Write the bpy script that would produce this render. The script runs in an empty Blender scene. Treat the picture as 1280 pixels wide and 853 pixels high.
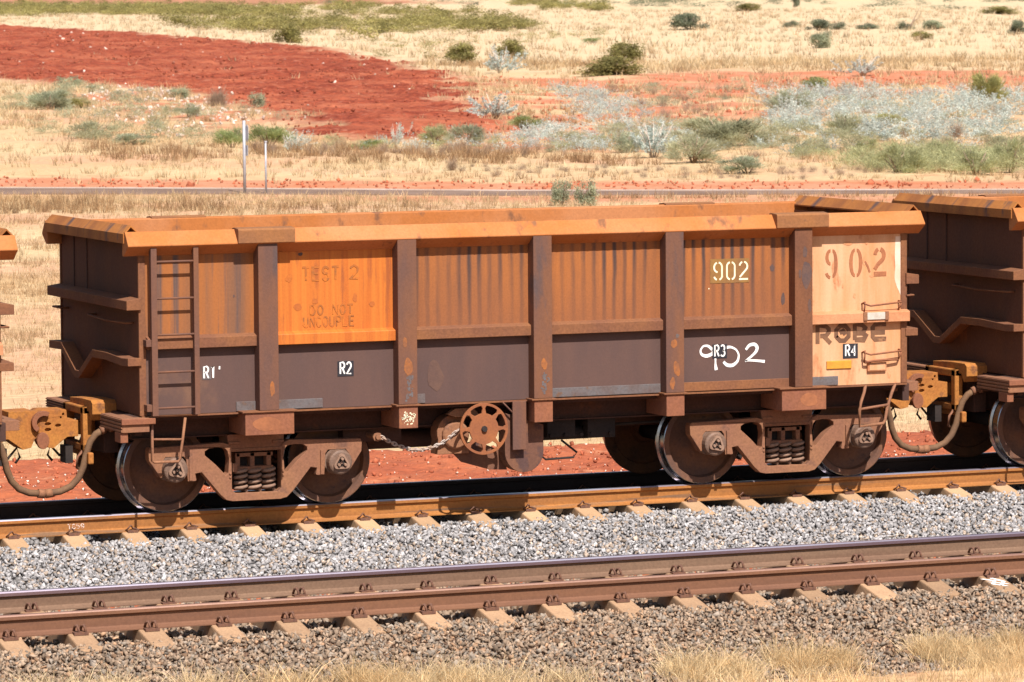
import bpy, bmesh, math, random
import numpy as np
from mathutils import Matrix, Vector
from mathutils.geometry import tessellate_polygon
random.seed(7); rng = np.random.default_rng(7)
PI = math.pi
sc = bpy.context.scene
COL = sc.collection

# ------------------------------------------------------------------ camera, sky, sun, exposure
CAM = np.array([-17.774, -43.906, 5.148])
R_ = np.array([0.9247, -0.3806, -0.0074]); F_ = np.array([0.3794, 0.9222, -0.0752])
U_ = np.cross(R_, F_); U_ /= np.linalg.norm(U_)
F_ /= np.linalg.norm(F_); R_ = np.cross(F_, U_); R_ /= np.linalg.norm(R_); U_ = np.cross(R_, F_)
cd = bpy.data.cameras.new('camera'); cam = bpy.data.objects.new('camera', cd); COL.objects.link(cam)
cam.matrix_world = Matrix(((R_[0], U_[0], -F_[0], CAM[0]), (R_[1], U_[1], -F_[1], CAM[1]),
                           (R_[2], U_[2], -F_[2], CAM[2]), (0, 0, 0, 1)))
cd.sensor_fit = 'HORIZONTAL'; cd.sensor_width = 36; cd.lens = 154.44
cd.clip_start = 1; cd.clip_end = 8000
cd.dof.use_dof = True; cd.dof.focus_distance = 46.5; cd.dof.aperture_fstop = 9
sc.camera = cam
EL = math.radians(50.5)
w = bpy.data.worlds.new('World'); sc.world = w; w.use_nodes = True
nt = w.node_tree; bg = nt.nodes['Background']
sky = nt.nodes.new('ShaderNodeTexSky'); sky.sky_type = 'NISHITA'; sky.sun_disc = False
sky.sun_elevation = EL; sky.sun_rotation = math.radians(184.5); sky.dust_density = 1.5
nt.links.new(sky.outputs[0], bg.inputs[0]); bg.inputs[1].default_value = 0.075
sl = bpy.data.lights.new('sun', 'SUN'); sl.energy = 5.0; sl.angle = math.radians(0.53); sl.color = (1, .95, .90)
so = bpy.data.objects.new('sun', sl); COL.objects.link(so)
travel = Vector((.035 * math.cos(EL), math.cos(EL), -math.sin(EL)))
so.rotation_euler = travel.to_track_quat('-Z', 'Y').to_euler(); so.location = (-5, -60, 80)
sc.view_settings.view_transform = 'Standard'; sc.view_settings.look = 'None'
sc.view_settings.gamma = 1; sc.view_settings.exposure = 0.70

# ------------------------------------------------------------------ materials
def _n(t, k, **kw):
    n = t.nodes.new(k)
    for a, b in kw.items(): setattr(n, a, b)
    return n
def _mix(t, fac, a, b, mode='MIX'):
    m = _n(t, 'ShaderNodeMix', data_type='RGBA', blend_type=mode)
    for i, v in ((0, fac), (6, a), (7, b)):
        if hasattr(v, 'is_linked') or hasattr(v, 'links'): t.links.new(v, m.inputs[i])
        elif i == 0: m.inputs[0].default_value = v
        else: m.inputs[i].default_value = (*v[:3], 1)
    return m.outputs[2]
def _math(t, op, a, b=None, c=None, clamp=False):
    m = _n(t, 'ShaderNodeMath', operation=op, use_clamp=clamp)
    for i, v in enumerate((a, b, c)):
        if v is None: continue
        if hasattr(v, 'links'): t.links.new(v, m.inputs[i])
        else: m.inputs[i].default_value = v
    return m.outputs[0]
def _noise(t, vec, scale, detail=5, rough=.6, stretch=(1, 1, 1), off=(0, 0, 0)):
    mp = _n(t, 'ShaderNodeMapping'); mp.inputs[3].default_value = stretch; mp.inputs[1].default_value = off
    t.links.new(vec, mp.inputs[0])
    n = _n(t, 'ShaderNodeTexNoise'); n.inputs['Scale'].default_value = scale
    n.inputs['Detail'].default_value = detail; n.inputs['Roughness'].default_value = rough
    t.links.new(mp.outputs[0], n.inputs['Vector']); return n.outputs[0]
def _ramp(t, v, lo, hi):
    m = _n(t, 'ShaderNodeMapRange'); t.links.new(v, m.inputs[0])
    m.inputs[1].default_value = lo; m.inputs[2].default_value = hi; return m.outputs[0]
def newmat(name):
    m = bpy.data.materials.new(name); m.use_nodes = True; t = m.node_tree
    return m, t, t.nodes['Principled BSDF']
def mat(name, a, b, c=None, scale=2.5, stretch=(1, 1, 1), lo=.38, hi=.62, fine=40, fa=.35, rough=.85,
        bump=.2, metal=0, cth=.6, cscale=None, cstretch=None, tint=False, coord='Object', bdist=.01, spec=.25, transl=0):
    m, t, p = newmat(name)
    v = _n(t, 'ShaderNodeTexCoord').outputs[coord]
    col = _mix(t, _ramp(t, _noise(t, v, scale, stretch=stretch), lo, hi), a, b)
    if c is not None:
        col = _mix(t, _ramp(t, _noise(t, v, cscale or scale * 1.6, stretch=cstretch or stretch, off=(7.3, 3.1, 5.7)), cth, cth + .1), col, c)
    fn = _noise(t, v, fine, detail=3)
    g = _ramp(t, fn, .2, .8)
    g = _math(t, 'MULTIPLY_ADD', g, 2 * fa, 1 - fa)
    gm = _n(t, 'ShaderNodeCombineColor')
    for i in range(3): t.links.new(g, gm.inputs[i])
    col = _mix(t, 1.0, col, gm.outputs[0], 'MULTIPLY')
    if tint:
        at = _n(t, 'ShaderNodeAttribute', attribute_name='tint')
        col = _mix(t, 1.0, col, at.outputs[0], 'MULTIPLY')
    t.links.new(col, p.inputs['Base Color'])
    p.inputs['Roughness'].default_value = rough; p.inputs['Metallic'].default_value = metal
    p.inputs['Specular IOR Level'].default_value = spec
    if bump:
        bn = _n(t, 'ShaderNodeBump'); bn.inputs['Strength'].default_value = bump; bn.inputs['Distance'].default_value = bdist
        t.links.new(fn, bn.inputs['Height']); t.links.new(bn.outputs[0], p.inputs['Normal'])
    if transl:
        tr = _n(t, 'ShaderNodeBsdfTranslucent'); t.links.new(col, tr.inputs[0])
        mx = _n(t, 'ShaderNodeMixShader'); mx.inputs[0].default_value = transl
        t.links.new(p.outputs[0], mx.inputs[1]); t.links.new(tr.outputs[0], mx.inputs[2])
        t.links.new(mx.outputs[0], t.nodes['Material Output'].inputs[0])
    return m
VS = (1, 1, .1)
M = {}
M['brown'] = mat('brown_paint', (.082, .048, .042), (.100, .055, .044), (.150, .078, .050), scale=1.5, stretch=(1.5, 1, .35), fa=.08, fine=60, bump=.05, rough=.7, cth=.60, cscale=1.1, cstretch=(1, 1, .8))
M['post'] = mat('rusty_post', (.112, .057, .043), (.165, .070, .036), (.085, .054, .050), scale=1.5, stretch=(1.6, 1, .5), fa=.12, cth=.56, cscale=1.8)
M['postdark'] = mat('stained_post', (.115, .050, .030), (.160, .064, .030), (.055, .036, .038), scale=2.2, stretch=(1, 1, .4), fa=.2, cth=.6, cscale=2.2)
M['rim'] = mat('orange_rust_rim', (.37, .125, .032), (.41, .165, .065), (.20, .085, .040), scale=.9, stretch=(1, 1, 1), fa=.14, cth=.6, cscale=3.2, cstretch=(1.6, 1, 1))
M['innerwall'] = mat('polished_inner_rust', (.33, .125, .024), (.28, .095, .026), (.17, .06, .022), scale=.9, stretch=(1, 1, .6), fa=.15, cth=.62, rough=.7)
M['endrim'] = mat('striped_end_rust', (.36, .135, .032), (.24, .085, .026), (.105, .060, .050), scale=2.2, stretch=(.5, 1.3, .5), fa=.12, cth=.56, cscale=2.2)
M['sleeve'] = mat('sleeve_rust', (.20, .088, .040), (.25, .105, .038), (.15, .070, .040), scale=2.4, fa=.2)
M['guard'] = mat('dark_guard_rust', (.12, .055, .036), (.16, .072, .040), (.08, .042, .036), scale=4, fa=.2, cth=.52)  # guard rust, darker than the cast parts beside it
M['spring'] = mat('dusty_spring_steel', (.21, .125, .085), (.26, .16, .11), None, scale=6, fa=.2)
M['box'] = mat('dusty_axle_box', (.135, .085, .062), (.17, .10, .068), (.09, .062, .05), scale=5, fa=.25, rough=.6)
M['cap'] = mat('greasy_cap_steel', (.19, .125, .095), (.12, .085, .068), (.22, .14, .10), scale=7, fa=.25, rough=.45)
M['rail_brown'] = mat('mid_rail_rust', (.155, .064, .034), (.20, .082, .034), None, scale=2, fa=.25)
M['end'] = mat('end_wall_rust', (.105, .050, .033), (.145, .060, .031), (.22, .078, .028), scale=1.1, stretch=(1, 1, .5), fa=.2, cth=.66)
M['orange'] = mat('bright_orange_paint', (.47, .145, .024), (.40, .105, .018), (.29, .080, .022), scale=1.6, stretch=(12, 1, .22), fa=.08, cth=.58, cscale=2.4, cstretch=(5, 1, .5), bump=.06, rough=.6)
M['cream'] = mat('faded_cream_paint', (.57, .325, .185), (.50, .235, .105), (.40, .16, .07), scale=1.3, stretch=(3.2, 1, .35), fa=.08, cth=.58, cscale=2.6, cstretch=(2.0, 1, .7), bump=.05, rough=.6)
M['creamrail'] = mat('faded_cream_rail', (.47, .22, .11), (.40, .16, .07), None, scale=2, fa=.15)
M['steel'] = mat('worn_bare_steel', (.36, .36, .38), (.22, .22, .24), None, scale=8, rough=.22, metal=1, fa=.1, bump=0)
M['wheel'] = mat('wheel_rust', (.105, .053, .036), (.16, .070, .036), (.06, .036, .030), scale=4.5, fa=.2, rough=.75)
M['cast'] = mat('dusty_cast_rust', (.205, .092, .053), (.235, .108, .055), (.14, .068, .045), scale=2.6, fa=.25, cth=.58)
M['yellowcast'] = mat('yellow_rust_casting', (.36, .145, .032), (.30, .11, .028), (.17, .070, .032), scale=3.5, fa=.3, cth=.57, cscale=5)
M['under'] = mat('underframe_rust', (.075, .034, .022), (.055, .028, .022), (.11, .042, .020), scale=1.6, fa=.25, cth=.62)
M['dark'] = mat('grime_and_shade_steel', (.022, .017, .016), (.032, .023, .020), None, scale=4, fa=.25)  # black steel; also paints the shade inside bogies and axle cap recesses
M['bracket'] = mat('bracket_rust', (.23, .088, .042), (.19, .074, .042), (.34, .14, .055), scale=2.5, fa=.25, cth=.64)
M['handwheel'] = mat('handwheel_orange_rust', (.26, .092, .034), (.21, .075, .034), None, scale=4, fa=.2)
M['hose'] = mat('dusty_rubber', (.16, .088, .046), (.13, .072, .042), None, scale=6, fa=.2)
M['chain'] = mat('worn_chain_steel', (.34, .23, .17), (.42, .36, .32), None, scale=12, fa=.3, rough=.5)
M['greystrip'] = mat('grey_blue_primer', (.115, .102, .102), (.105, .078, .072), (.13, .075, .05), scale=6, fa=.2, cth=.6)
M['black'] = mat('black_stencil_patch', (.020, .020, .026), (.03, .028, .032), None, scale=9, fa=.1, bump=0)
M['white'] = mat('white_marking_paint', (.76, .74, .71), (.60, .54, .49), None, scale=14, lo=.5, hi=.68, fa=.06, bump=0)
M['worn_white'] = mat('worn_white_marking', (.60, .50, .44), (.34, .16, .09), None, scale=26, fa=.1, lo=.44, hi=.56, bump=0)
M['creamtext'] = mat('cream_stencil_paint', (.74, .70, .50), (.68, .60, .40), None, scale=12, fa=.08, bump=0)
M['bignum'] = mat('brown_stencil_paint', (.27, .10, .048), (.33, .125, .055), (.40, .18, .085), scale=5, fa=.12, cth=.6, bump=0)
M['robe'] = mat('faded_dark_lettering', (.125, .062, .036), (.19, .095, .050), (.30, .15, .075), scale=6, fa=.12, cth=.60, cscale=11, bump=0)
M['faded'] = mat('faded_brown_lettering', (.25, .088, .026), (.33, .10, .022), (.45, .132, .022), scale=9, fa=.1, cth=.50, cscale=11, bump=0)
M['palestain'] = mat('whitish_stain', (.66, .52, .42), (.60, .42, .30), None, scale=3, fa=.06, bump=0)
M['rustspot'] = mat('bright_rust_spot', (.30, .105, .030), (.20, .080, .036), None, scale=14, fa=.15)
M['darkspot'] = mat('dark_oil_stain', (.085, .054, .050), (.11, .062, .048), None, scale=12, fa=.12)
M['scuff'] = mat('pale_dusty_scuff', (.112, .062, .046), (.098, .055, .044), None, scale=7, fa=.1)
M['rustscar'] = mat('brown_rust_scar', (.33, .095, .024), (.40, .115, .022), None, scale=12, fa=.15)
M['creamrust'] = mat('tan_rust_stain', (.46, .20, .09), (.54, .28, .14), None, scale=14, fa=.12)
M['ambient_rust'] = mat('bright_bracket_rust', (.29, .110, .048), (.23, .088, .042), None, scale=9, fa=.12)
M['olive'] = mat('olive_patch_paint', (.24, .125, .035), (.20, .10, .038), None, scale=7, fa=.12, bump=0)
M['yellow'] = mat('yellow_marker', (.56, .27, .035), (.50, .21, .03), None, scale=9, fa=.1)
M['plate'] = mat('grey_label_plate', (.48, .44, .38), (.40, .34, .28), None, scale=12, fa=.1)
M['railrust'] = mat('orange_rail_rust', (.33, .132, .034), (.26, .105, .032), (.17, .095, .052), scale=2.2, stretch=(.25, 1, 6), fa=.22, cth=.56, cscale=2.5, cstretch=(.3, 1, 7))
M['railrust2'] = mat('brown_rail_rust', (.175, .105, .066), (.145, .082, .052), (.20, .098, .052), scale=1.6, stretch=(.25, 1, 5), fa=.2, cth=.6)
M['headside'] = mat('purple_worn_head', (.10, .066, .078), (.13, .08, .08), None, scale=2, stretch=(.2, 1, 4), fa=.1, rough=.4)
M['railrust3'] = mat('orange_brown_rail_rust', (.170, .078, .042), (.140, .066, .040), (.21, .095, .048), scale=1.6, stretch=(.25, 1, 5), fa=.15, cth=.6)
M['shaded_rail'] = mat('shade_black_rail', (.030, .022, .022), (.045, .030, .026), None, scale=2, stretch=(.3, 1, 4), fa=.2)  # far rail under the wagons: its shade is put into a near-black colour
M['railhead'] = mat('shiny_rail_head', (.30, .28, .33), (.24, .20, .24), None, scale=4, stretch=(.1, 4, 1), rough=.3, metal=.7, fa=.08, bump=0)
M['railhead2'] = mat('dull_rail_head', (.25, .14, .10), (.19, .10, .075), None, scale=4, stretch=(.1, 4, 1), rough=.45, metal=.2, fa=.1, bump=0)
M['sleeper'] = mat('dusty_concrete', (.44, .275, .155), (.40, .24, .13), (.31, .16, .085), scale=1.8, fa=.15, cth=.62)
M['sleeper2'] = mat('brown_dusty_concrete', (.36, .22, .125), (.30, .175, .10), (.24, .125, .07), scale=1.8, fa=.2, cth=.6)
M['clip'] = mat('rusty_clip', (.115, .058, .042), (.15, .07, .04), None, scale=20, fa=.2)
M['stone_grey'] = mat('grey_ballast', (.335, .318, .308), (.29, .275, .265), None, scale=9, fine=70, fa=.2, tint=True, bump=.25)
M['stone_brown'] = mat('brown_ballast', (.285, .20, .135), (.24, .168, .115), None, scale=9, fine=70, fa=.2, tint=True, bump=.25)
M['stone_red'] = mat('red_clods', (.37, .110, .052), (.31, .082, .038), None, scale=5, fine=30, fa=.2, tint=True)
M['stone_pale'] = mat('pale_quartz', (.60, .50, .42), (.50, .34, .26), None, scale=5, fine=30, fa=.15, tint=True)
M['bed_grey'] = mat('grey_ballast_bed', (.20, .185, .175), (.13, .12, .112), (.24, .15, .11), scale=14, fine=50, fa=.5, cth=.68, bump=1, bdist=.03)
M['bed_brown'] = mat('brown_ballast_bed', (.20, .115, .07), (.12, .07, .048), None, scale=14, fine=50, fa=.5, bump=1, bdist=.03)
M['redearth'] = mat('red_earth', (.37, .105, .042), (.30, .076, .032), (.43, .165, .080), scale=.8, fine=9, fa=.28, cth=.58, cscale=1.5, bump=.8, bdist=.05)
M['asphalt'] = mat('dusty_asphalt', (.17, .115, .09), (.22, .15, .115), None, scale=.6, fine=15, fa=.12, spec=0)
M['kerbline'] = mat('dusty_road_edge', (.44, .34, .28), (.38, .27, .20), None, scale=.8, fine=10, fa=.2)
M['blade'] = mat('dry_grass_blades', (.80, .63, .38), (.72, .53, .29), None, scale=.6, fine=6, fa=.15, tint=True, bump=0, transl=.5)
M['bladefar'] = mat('pale_plain_grass', (.60, .45, .265), (.53, .37, .20), None, scale=.12, fine=1, fa=.12, tint=True, bump=0, transl=.4)
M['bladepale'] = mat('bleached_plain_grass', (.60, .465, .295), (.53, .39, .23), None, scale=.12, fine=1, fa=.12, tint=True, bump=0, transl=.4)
M['weed'] = mat('dry_brown_weed', (.36, .22, .11), (.31, .19, .10), None, scale=.6, fine=6, fa=.15, tint=True, bump=0, transl=.35)
M['galv'] = mat('galvanised_post', (.42, .42, .45), (.34, .34, .38), None, scale=6, fa=.1, rough=.5, metal=.2)
LEAF = {'G': ((.37, .36, .21), (.43, .41, .26)), 'O': ((.29, .26, .085), (.35, .30, .12)), 'B': ((.30, .34, .13), (.36, .39, .18)),
        'P': ((.37, .39, .25), (.40, .40, .26)), 'K': ((.21, .23, .145), (.27, .28, .185)), 'S': ((.50, .56, .50), (.62, .66, .60)),
        'Y': ((.38, .36, .13), (.44, .40, .17)), 'D': ((.38, .27, .185), (.44, .32, .23)), 'L': ((.38, .38, .19), (.44, .44, .24))}
for k, (a, b) in LEAF.items():
    M['leaf' + k] = mat({'G': 'grey_green', 'O': 'olive', 'B': 'fresh_green', 'P': 'pale_grey_green', 'K': 'dark_grey_green', 'S': 'silver', 'Y': 'yellow_green', 'D': 'dry_brown', 'L': 'light_green'}[k] + '_leaves', a, b, None, scale=3, fine=20, fa=.15, tint=True, bump=0, transl=.5)
M['twig'] = mat('grey_brown_twigs', (.22, .15, .10), (.28, .20, .15), None, scale=4, fa=.2, bump=0)
M['palet'] = mat('whitish_twigs', (.52, .45, .38), (.42, .34, .27), None, scale=4, fa=.2, bump=0)

def streak_mat():
    # rust panel with drip stains about 0.117 m apart that start under the rim and fade on the way down
    m, t, p = newmat('rust_drip_panel')
    v = _n(t, 'ShaderNodeTexCoord').outputs['Object']
    s = _n(t, 'ShaderNodeSeparateXYZ'); t.links.new(v, s.inputs[0])
    wob = _noise(t, v, 2.2, detail=2, stretch=(1, 1, .6))
    xx = _math(t, 'MULTIPLY_ADD', _noise(t, v, .9, detail=2, stretch=(1, 1, .1), off=(4, 4, 4)), .06, _math(t, 'MULTIPLY_ADD', wob, .05, s.outputs[0]))
    ph = _math(t, 'PINGPONG', _math(t, 'ADD', xx, 20.0), .0585)
    line = _ramp(t, ph, .034, .010)
    fade = _ramp(t, s.outputs[2], 1.75, 2.55)
    nn = _ramp(t, _noise(t, v, 3.3, stretch=(1.6, 1, .12)), .36, .58)
    f = _math(t, 'MULTIPLY', _math(t, 'MULTIPLY', line, _math(t, 'MULTIPLY_ADD', fade, .78, .28)), _math(t, 'MULTIPLY_ADD', nn, .9, .1))
    base = _mix(t, _ramp(t, _noise(t, v, 2.2, stretch=(2.2, 1, .3)), .35, .65), (.31, .105, .028), (.225, .082, .030))
    low = _ramp(t, s.outputs[2], 2.45, 1.9)
    base = _mix(t, _math(t, 'MULTIPLY', low, .55), base, (.19, .072, .034))
    col = _mix(t, f, base, (.066, .038, .032))
    fn = _noise(t, v, 60, detail=3)
    g = _math(t, 'MULTIPLY_ADD', _ramp(t, fn, .2, .8), .3, .85)
    gm = _n(t, 'ShaderNodeCombineColor')
    for i in range(3): t.links.new(g, gm.inputs[i])
    col = _mix(t, 1.0, col, gm.outputs[0], 'MULTIPLY')
    t.links.new(col, p.inputs['Base Color']); p.inputs['Roughness'].default_value = .75
    p.inputs['Specular IOR Level'].default_value = .25
    return m
M['streak'] = streak_mat()
M['bay0'] = mat('stained_ladder_panel', (.30, .102, .026), (.175, .078, .040), (.095, .060, .052), scale=1.3, stretch=(3.2, 1, .07), fa=.12, cth=.49, cscale=1.8, cstretch=(4, 1, .12), bump=.06, rough=.7)

# ------------------------------------------------------------------ mesh helpers
class MB:
    def __init__(s): s.v = []; s.f = []; s.m = []; s.s = []
    def add(s, vs, fs, m=0, smooth=False):
        o = len(s.v); s.v += [tuple(p) for p in vs]
        for f in fs: s.f.append(tuple(i + o for i in f)); s.m.append(m); s.s.append(smooth)
        return s
    def box(s, x0, x1, y0, y1, z0, z1, m=0):
        x0, x1 = min(x0, x1), max(x0, x1); y0, y1 = min(y0, y1), max(y0, y1); z0, z1 = min(z0, z1), max(z0, z1)
        return s.add([(x0, y0, z0), (x1, y0, z0), (x1, y1, z0), (x0, y1, z0), (x0, y0, z1), (x1, y0, z1), (x1, y1, z1), (x0, y1, z1)],
                     [(0, 3, 2, 1), (4, 5, 6, 7), (0, 1, 5, 4), (1, 2, 6, 5), (2, 3, 7, 6), (3, 0, 4, 7)], m)
    def prism(s, loops, a, b, plane='XZ', m=0):
        # closed outline (first loop) with holes (other loops), extruded between a and b along the third axis
        if not isinstance(loops[0][0], (tuple, list)): loops = [loops]
        def P(p, q):
            return {'XZ': (p[0], q, p[1]), 'YZ': (q, p[0], p[1]), 'XY': (p[0], p[1], q)}[plane]
        flat = [p for l in loops for p in l]; n = len(flat)
        tris = tessellate_polygon([[Vector((p[0], p[1], 0)) for p in l] for l in loops])
        vs = [P(p, a) for p in flat] + [P(p, b) for p in flat]
        fs = []
        for t in tris:
            fs.append(tuple(t)); fs.append(tuple(i + n for i in reversed(t)))
        o = 0
        for l in loops:
            k = len(l)
            for i in range(k): fs.append((o + i, o + (i + 1) % k, n + o + (i + 1) % k, n + o + i))
            o += k
        return s.add(vs, fs, m)
    def tube(s, pts, r, n=8, m=0, closed=False, smooth=True):
        P = [Vector(p) for p in pts]; k = len(P); vs = []; fs = []
        up = Vector((0.13, .31, .94)).normalized()
        for i, p in enumerate(P):
            d = (P[(i + 1) % k] - P[i - 1]) if closed else (P[min(i + 1, k - 1)] - P[max(i - 1, 0)])
            d.normalize(); a = d.cross(up)
            if a.length < .05: a = d.cross(Vector((1, 0, 0)))
            a.normalize(); b = d.cross(a)
            rr = r[i] if isinstance(r, (list, tuple)) else r
            for j in range(n):
                t = 2 * PI * j / n; vs.append(p + (a * math.cos(t) + b * math.sin(t)) * rr)
        for i in range(k if closed else k - 1):
            for j in range(n):
                a0 = i * n + j; a1 = i * n + (j + 1) % n; b0 = ((i + 1) % k) * n + j; b1 = ((i + 1) % k) * n + (j + 1) % n
                fs.append((a0, a1, b1, b0))
        s.add(vs, fs, m, smooth)
        if not closed:
            o = len(s.v) - len(vs)
            s.f.append(tuple(o + j for j in reversed(range(n)))); s.m.append(m); s.s.append(False)
            s.f.append(tuple(o + (k - 1) * n + j for j in range(n))); s.m.append(m); s.s.append(False)
        return s
    def lathe(s, prof, c, n=40, mats=None, smooth=False):
        # profile of (radius, y) turned about the Y axis through c
        k = len(prof); vs = []; 
        for i in range(n):
            t = 2 * PI * i / n
            for r, y in prof: vs.append((c[0] + r * math.cos(t), c[1] + y, c[2] + r * math.sin(t)))
        o = len(s.v); s.v += vs
        for i in range(n):
            i2 = (i + 1) % n
            for j in range(k - 1):
                s.f.append((o + i * k + j, o + i2 * k + j, o + i2 * k + j + 1, o + i * k + j + 1))
                s.m.append(mats[j] if mats else 0); s.s.append(smooth)
        return s
    def build(s, name, mats, parent=None, bevel=0):
        me = bpy.data.meshes.new(name); me.from_pydata(s.v, [], s.f)
        if not isinstance(mats, (list, tuple)): mats = [mats]
        for m in mats: me.materials.append(m)
        me.polygons.foreach_set('material_index', s.m); me.polygons.foreach_set('use_smooth', s.s)
        me.validate(); 
        bm = bmesh.new(); bm.from_mesh(me); bmesh.ops.recalc_face_normals(bm, faces=bm.faces); bm.to_mesh(me); bm.free()
        return link(name, me, parent, bevel)
def link(name, me, parent=None, bevel=0):
    o = bpy.data.objects.new(name, me); COL.objects.link(o)
    if parent is not None: o.parent = parent
    if bevel:
        b = o.modifiers.new('bevel', 'BEVEL'); b.width = bevel; b.segments = 2; b.limit_method = 'ANGLE'; b.angle_limit = .6
    return o
def tag(o, label=None, cat=None, group=None, kind=None):
    if label: o['label'] = label
    if cat: o['category'] = cat
    if group: o['group'] = group
    if kind: o['kind'] = kind
    return o
def empty(name, loc=(0, 0, 0)):
    e = bpy.data.objects.new(name, None); COL.objects.link(e); e.location = loc; e.empty_display_size = .3; return e
def copy_tree(o, parent=None):
    c = o.copy(); COL.objects.link(c); c.parent = parent
    for ch in list(o.children): copy_tree(ch, c)
    return c
def mesh_np(name, V, Fc, mat_, tint=None, parent=None, smooth=False):
    """fast mesh from arrays; faces all with the same number of corners"""
    V = np.asarray(V, np.float32); Fc = np.asarray(Fc, np.int32); k = Fc.shape[1]
    me = bpy.data.meshes.new(name)
    me.vertices.add(len(V)); me.vertices.foreach_set('co', V.ravel())
    me.loops.add(Fc.size); me.loops.foreach_set('vertex_index', Fc.ravel())
    me.polygons.add(len(Fc)); me.polygons.foreach_set('loop_start', np.arange(0, Fc.size, k, dtype=np.int32))
    if smooth: me.polygons.foreach_set('use_smooth', np.ones(len(Fc), bool))
    me.materials.append(mat_)
    if tint is not None:
        at = me.attributes.new('tint', 'FLOAT_COLOR', 'POINT')
        c = np.ones((len(V), 4), np.float32); c[:, :3] = tint if np.ndim(tint) == 2 else np.asarray(tint)[:, None]
        at.data.foreach_set('color', c.ravel())
    me.update(calc_edges=True); 
    if parent == 'mesh': return me
    return link(name, me, parent)

# value noise, for terrain and scatter
def vnoise(x, y, seed=0):
    xi = np.floor(x).astype(np.int64); yi = np.floor(y).astype(np.int64); fx = x - xi; fy = y - yi
    fx = fx * fx * (3 - 2 * fx); fy = fy * fy * (3 - 2 * fy)
    def h(a, b):
        n = (a * 374761393 + b * 668265263 + seed * 1442695041) & 0x7fffffff
        n = ((n ^ (n >> 13)) * 1274126177) & 0x7fffffff
        return ((n ^ (n >> 16)) & 0xffff) / 65535.
    return (h(xi, yi) * (1 - fx) + h(xi + 1, yi) * fx) * (1 - fy) + (h(xi, yi + 1) * (1 - fx) + h(xi + 1, yi + 1) * fx) * fy
def fbm(x, y, seed=0, o=4):
    s = 0; a = .5; f = 1.
    for i in range(o): s = s + a * vnoise(x * f, y * f, seed + i); a *= .5; f *= 2.03
    return s / (1 - .5 ** o)
def inpoly(x, y, poly):
    r = np.zeros(np.shape(x), bool); n = len(poly)
    for i in range(n):
        x0, y0 = poly[i]; x1, y1 = poly[(i + 1) % n]
        if y0 == y1: continue
        r ^= ((y0 > y) != (y1 > y)) & (x < (x1 - x0) * (y - y0) / (y1 - y0) + x0)
    return r

# ------------------------------------------------------------------ terrain
FH = np.array([.3804, .9248]); RH = np.array([.9248, -.3804])
DT = [-3000, 60, 100, 131, 150, 180, 225, 280, 350, 470, 600, 800, 1000, 1400, 3000]
ZT = [-.62, -.62, -.55, -.45, -.26, -.03, .31, .66, 1.45, 2.75, 3.73, 5.15, 7.3, 12, 25]
def H(X, Y):
    X = np.asarray(X, float); Y = np.asarray(Y, float)
    return np.interp((X - CAM[0]) * FH[0] + (Y - CAM[1]) * FH[1], DT, ZT)
RED = [(141.9, 545.9), (129.3, 437.2), (117.9, 346.3), (102.9, 275.2), (81.4, 201.9), (57.5, 142.8), (52.2, 126.8), (44.4, 121.4), (42.7, 120.6), (44.1, 130.1), (53.5, 160.0), (64.1, 206.2), (62.1, 224.1), (58.0, 243.7)]
PINKL = [(63.3, 224.8), (65.4, 215.0), (51.6, 154.0), (49.1, 148.7), (37.5, 127.1), (43.9, 159.4)]
PINKR = [(91.4, 226.6), (94.4, 212.3), (121.5, 202.9), (94.3, 154.6), (89.1, 164.4), (71.5, 139.8), (65.1, 137.4), (49.6, 104.9), (44.8, 108.0), (57.5, 142.8)]
PATHR = [(100.7, 226.7), (112.8, 222.2), (128.3, 215.0), (112.1, 186.3), (98.3, 192.7), (96.0, 210.9)]
FARRED = [(279.7, 1091.4), (316.6, 1042.7), (369.4, 946.3), (312.7, 801.2), (285.4, 831.2), (243.4, 920.7)]
BERM = [(22.2, 97.9), (28.6, 92.1), (35.7, 86.0), (50.6, 78.3), (56, 76), (54, 70), (48.2, 73.4), (33.6, 80.4), (20.5, 91.5), (14, 96), (14, 103)]
VERGE = [(20, 88), (27, 82.4), (33, 77.6), (47.5, 70.6), (54, 66), (50, 62), (38, 69), (30, 75), (24, 80), (18, 85)]
def blur_in(X, Y, poly, amp, sc_, seed):
    ox = (fbm(X / sc_, Y / sc_, seed) - .5) * amp; oy = (fbm(X / sc_ + 31, Y / sc_ + 17, seed + 5) - .5) * amp
    r = 0
    for i in range(4):
        a = i * 1.57; r = r + inpoly(X + ox + .12 * amp * math.cos(a), Y + oy + .25 * amp * math.sin(a), poly)
    return r / 4.
def cover(X, Y):
    red = blur_in(X, Y, RED, 9, 7, 3)
    pinkl = blur_in(X, Y, PINKL, 12, 5, 11) * (fbm(X / 2.1, Y / 3.5, 5) > .47)
    pinkr = np.maximum(blur_in(X, Y, PINKR, 10, 6, 21) * np.clip((fbm(X / 3.3, Y / 6., 9) - .40) * 7, 0, 1), blur_in(X, Y, PATHR, 8, 6, 23))
    berm = blur_in(X, Y, BERM, 2.2, 2, 31) * .9
    berm = np.maximum(berm, blur_in(X, Y, VERGE, 3, 3, 35) * np.clip((X - 22) / 10, .25, .8))
    far = blur_in(X, Y, FARRED, 40, 40, 41)
    pink = np.clip(np.maximum(np.maximum(pinkl, pinkr), berm), 0, 1)
    red = np.clip(np.maximum(red, far * .7), 0, 1)
    return red, pink
ds = np.concatenate([np.array([-3000, -1200, -400, -120, -40, 0, 25, 34]), np.arange(37, 70, 1.2), np.arange(70, 160, .5), np.arange(160, 300, .8), np.arange(300, 620, 2.6), np.arange(620, 1400, 9), np.array([1500, 1700, 2000, 2400, 3000])])
ss = np.linspace(-1, 1, 421)
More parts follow.
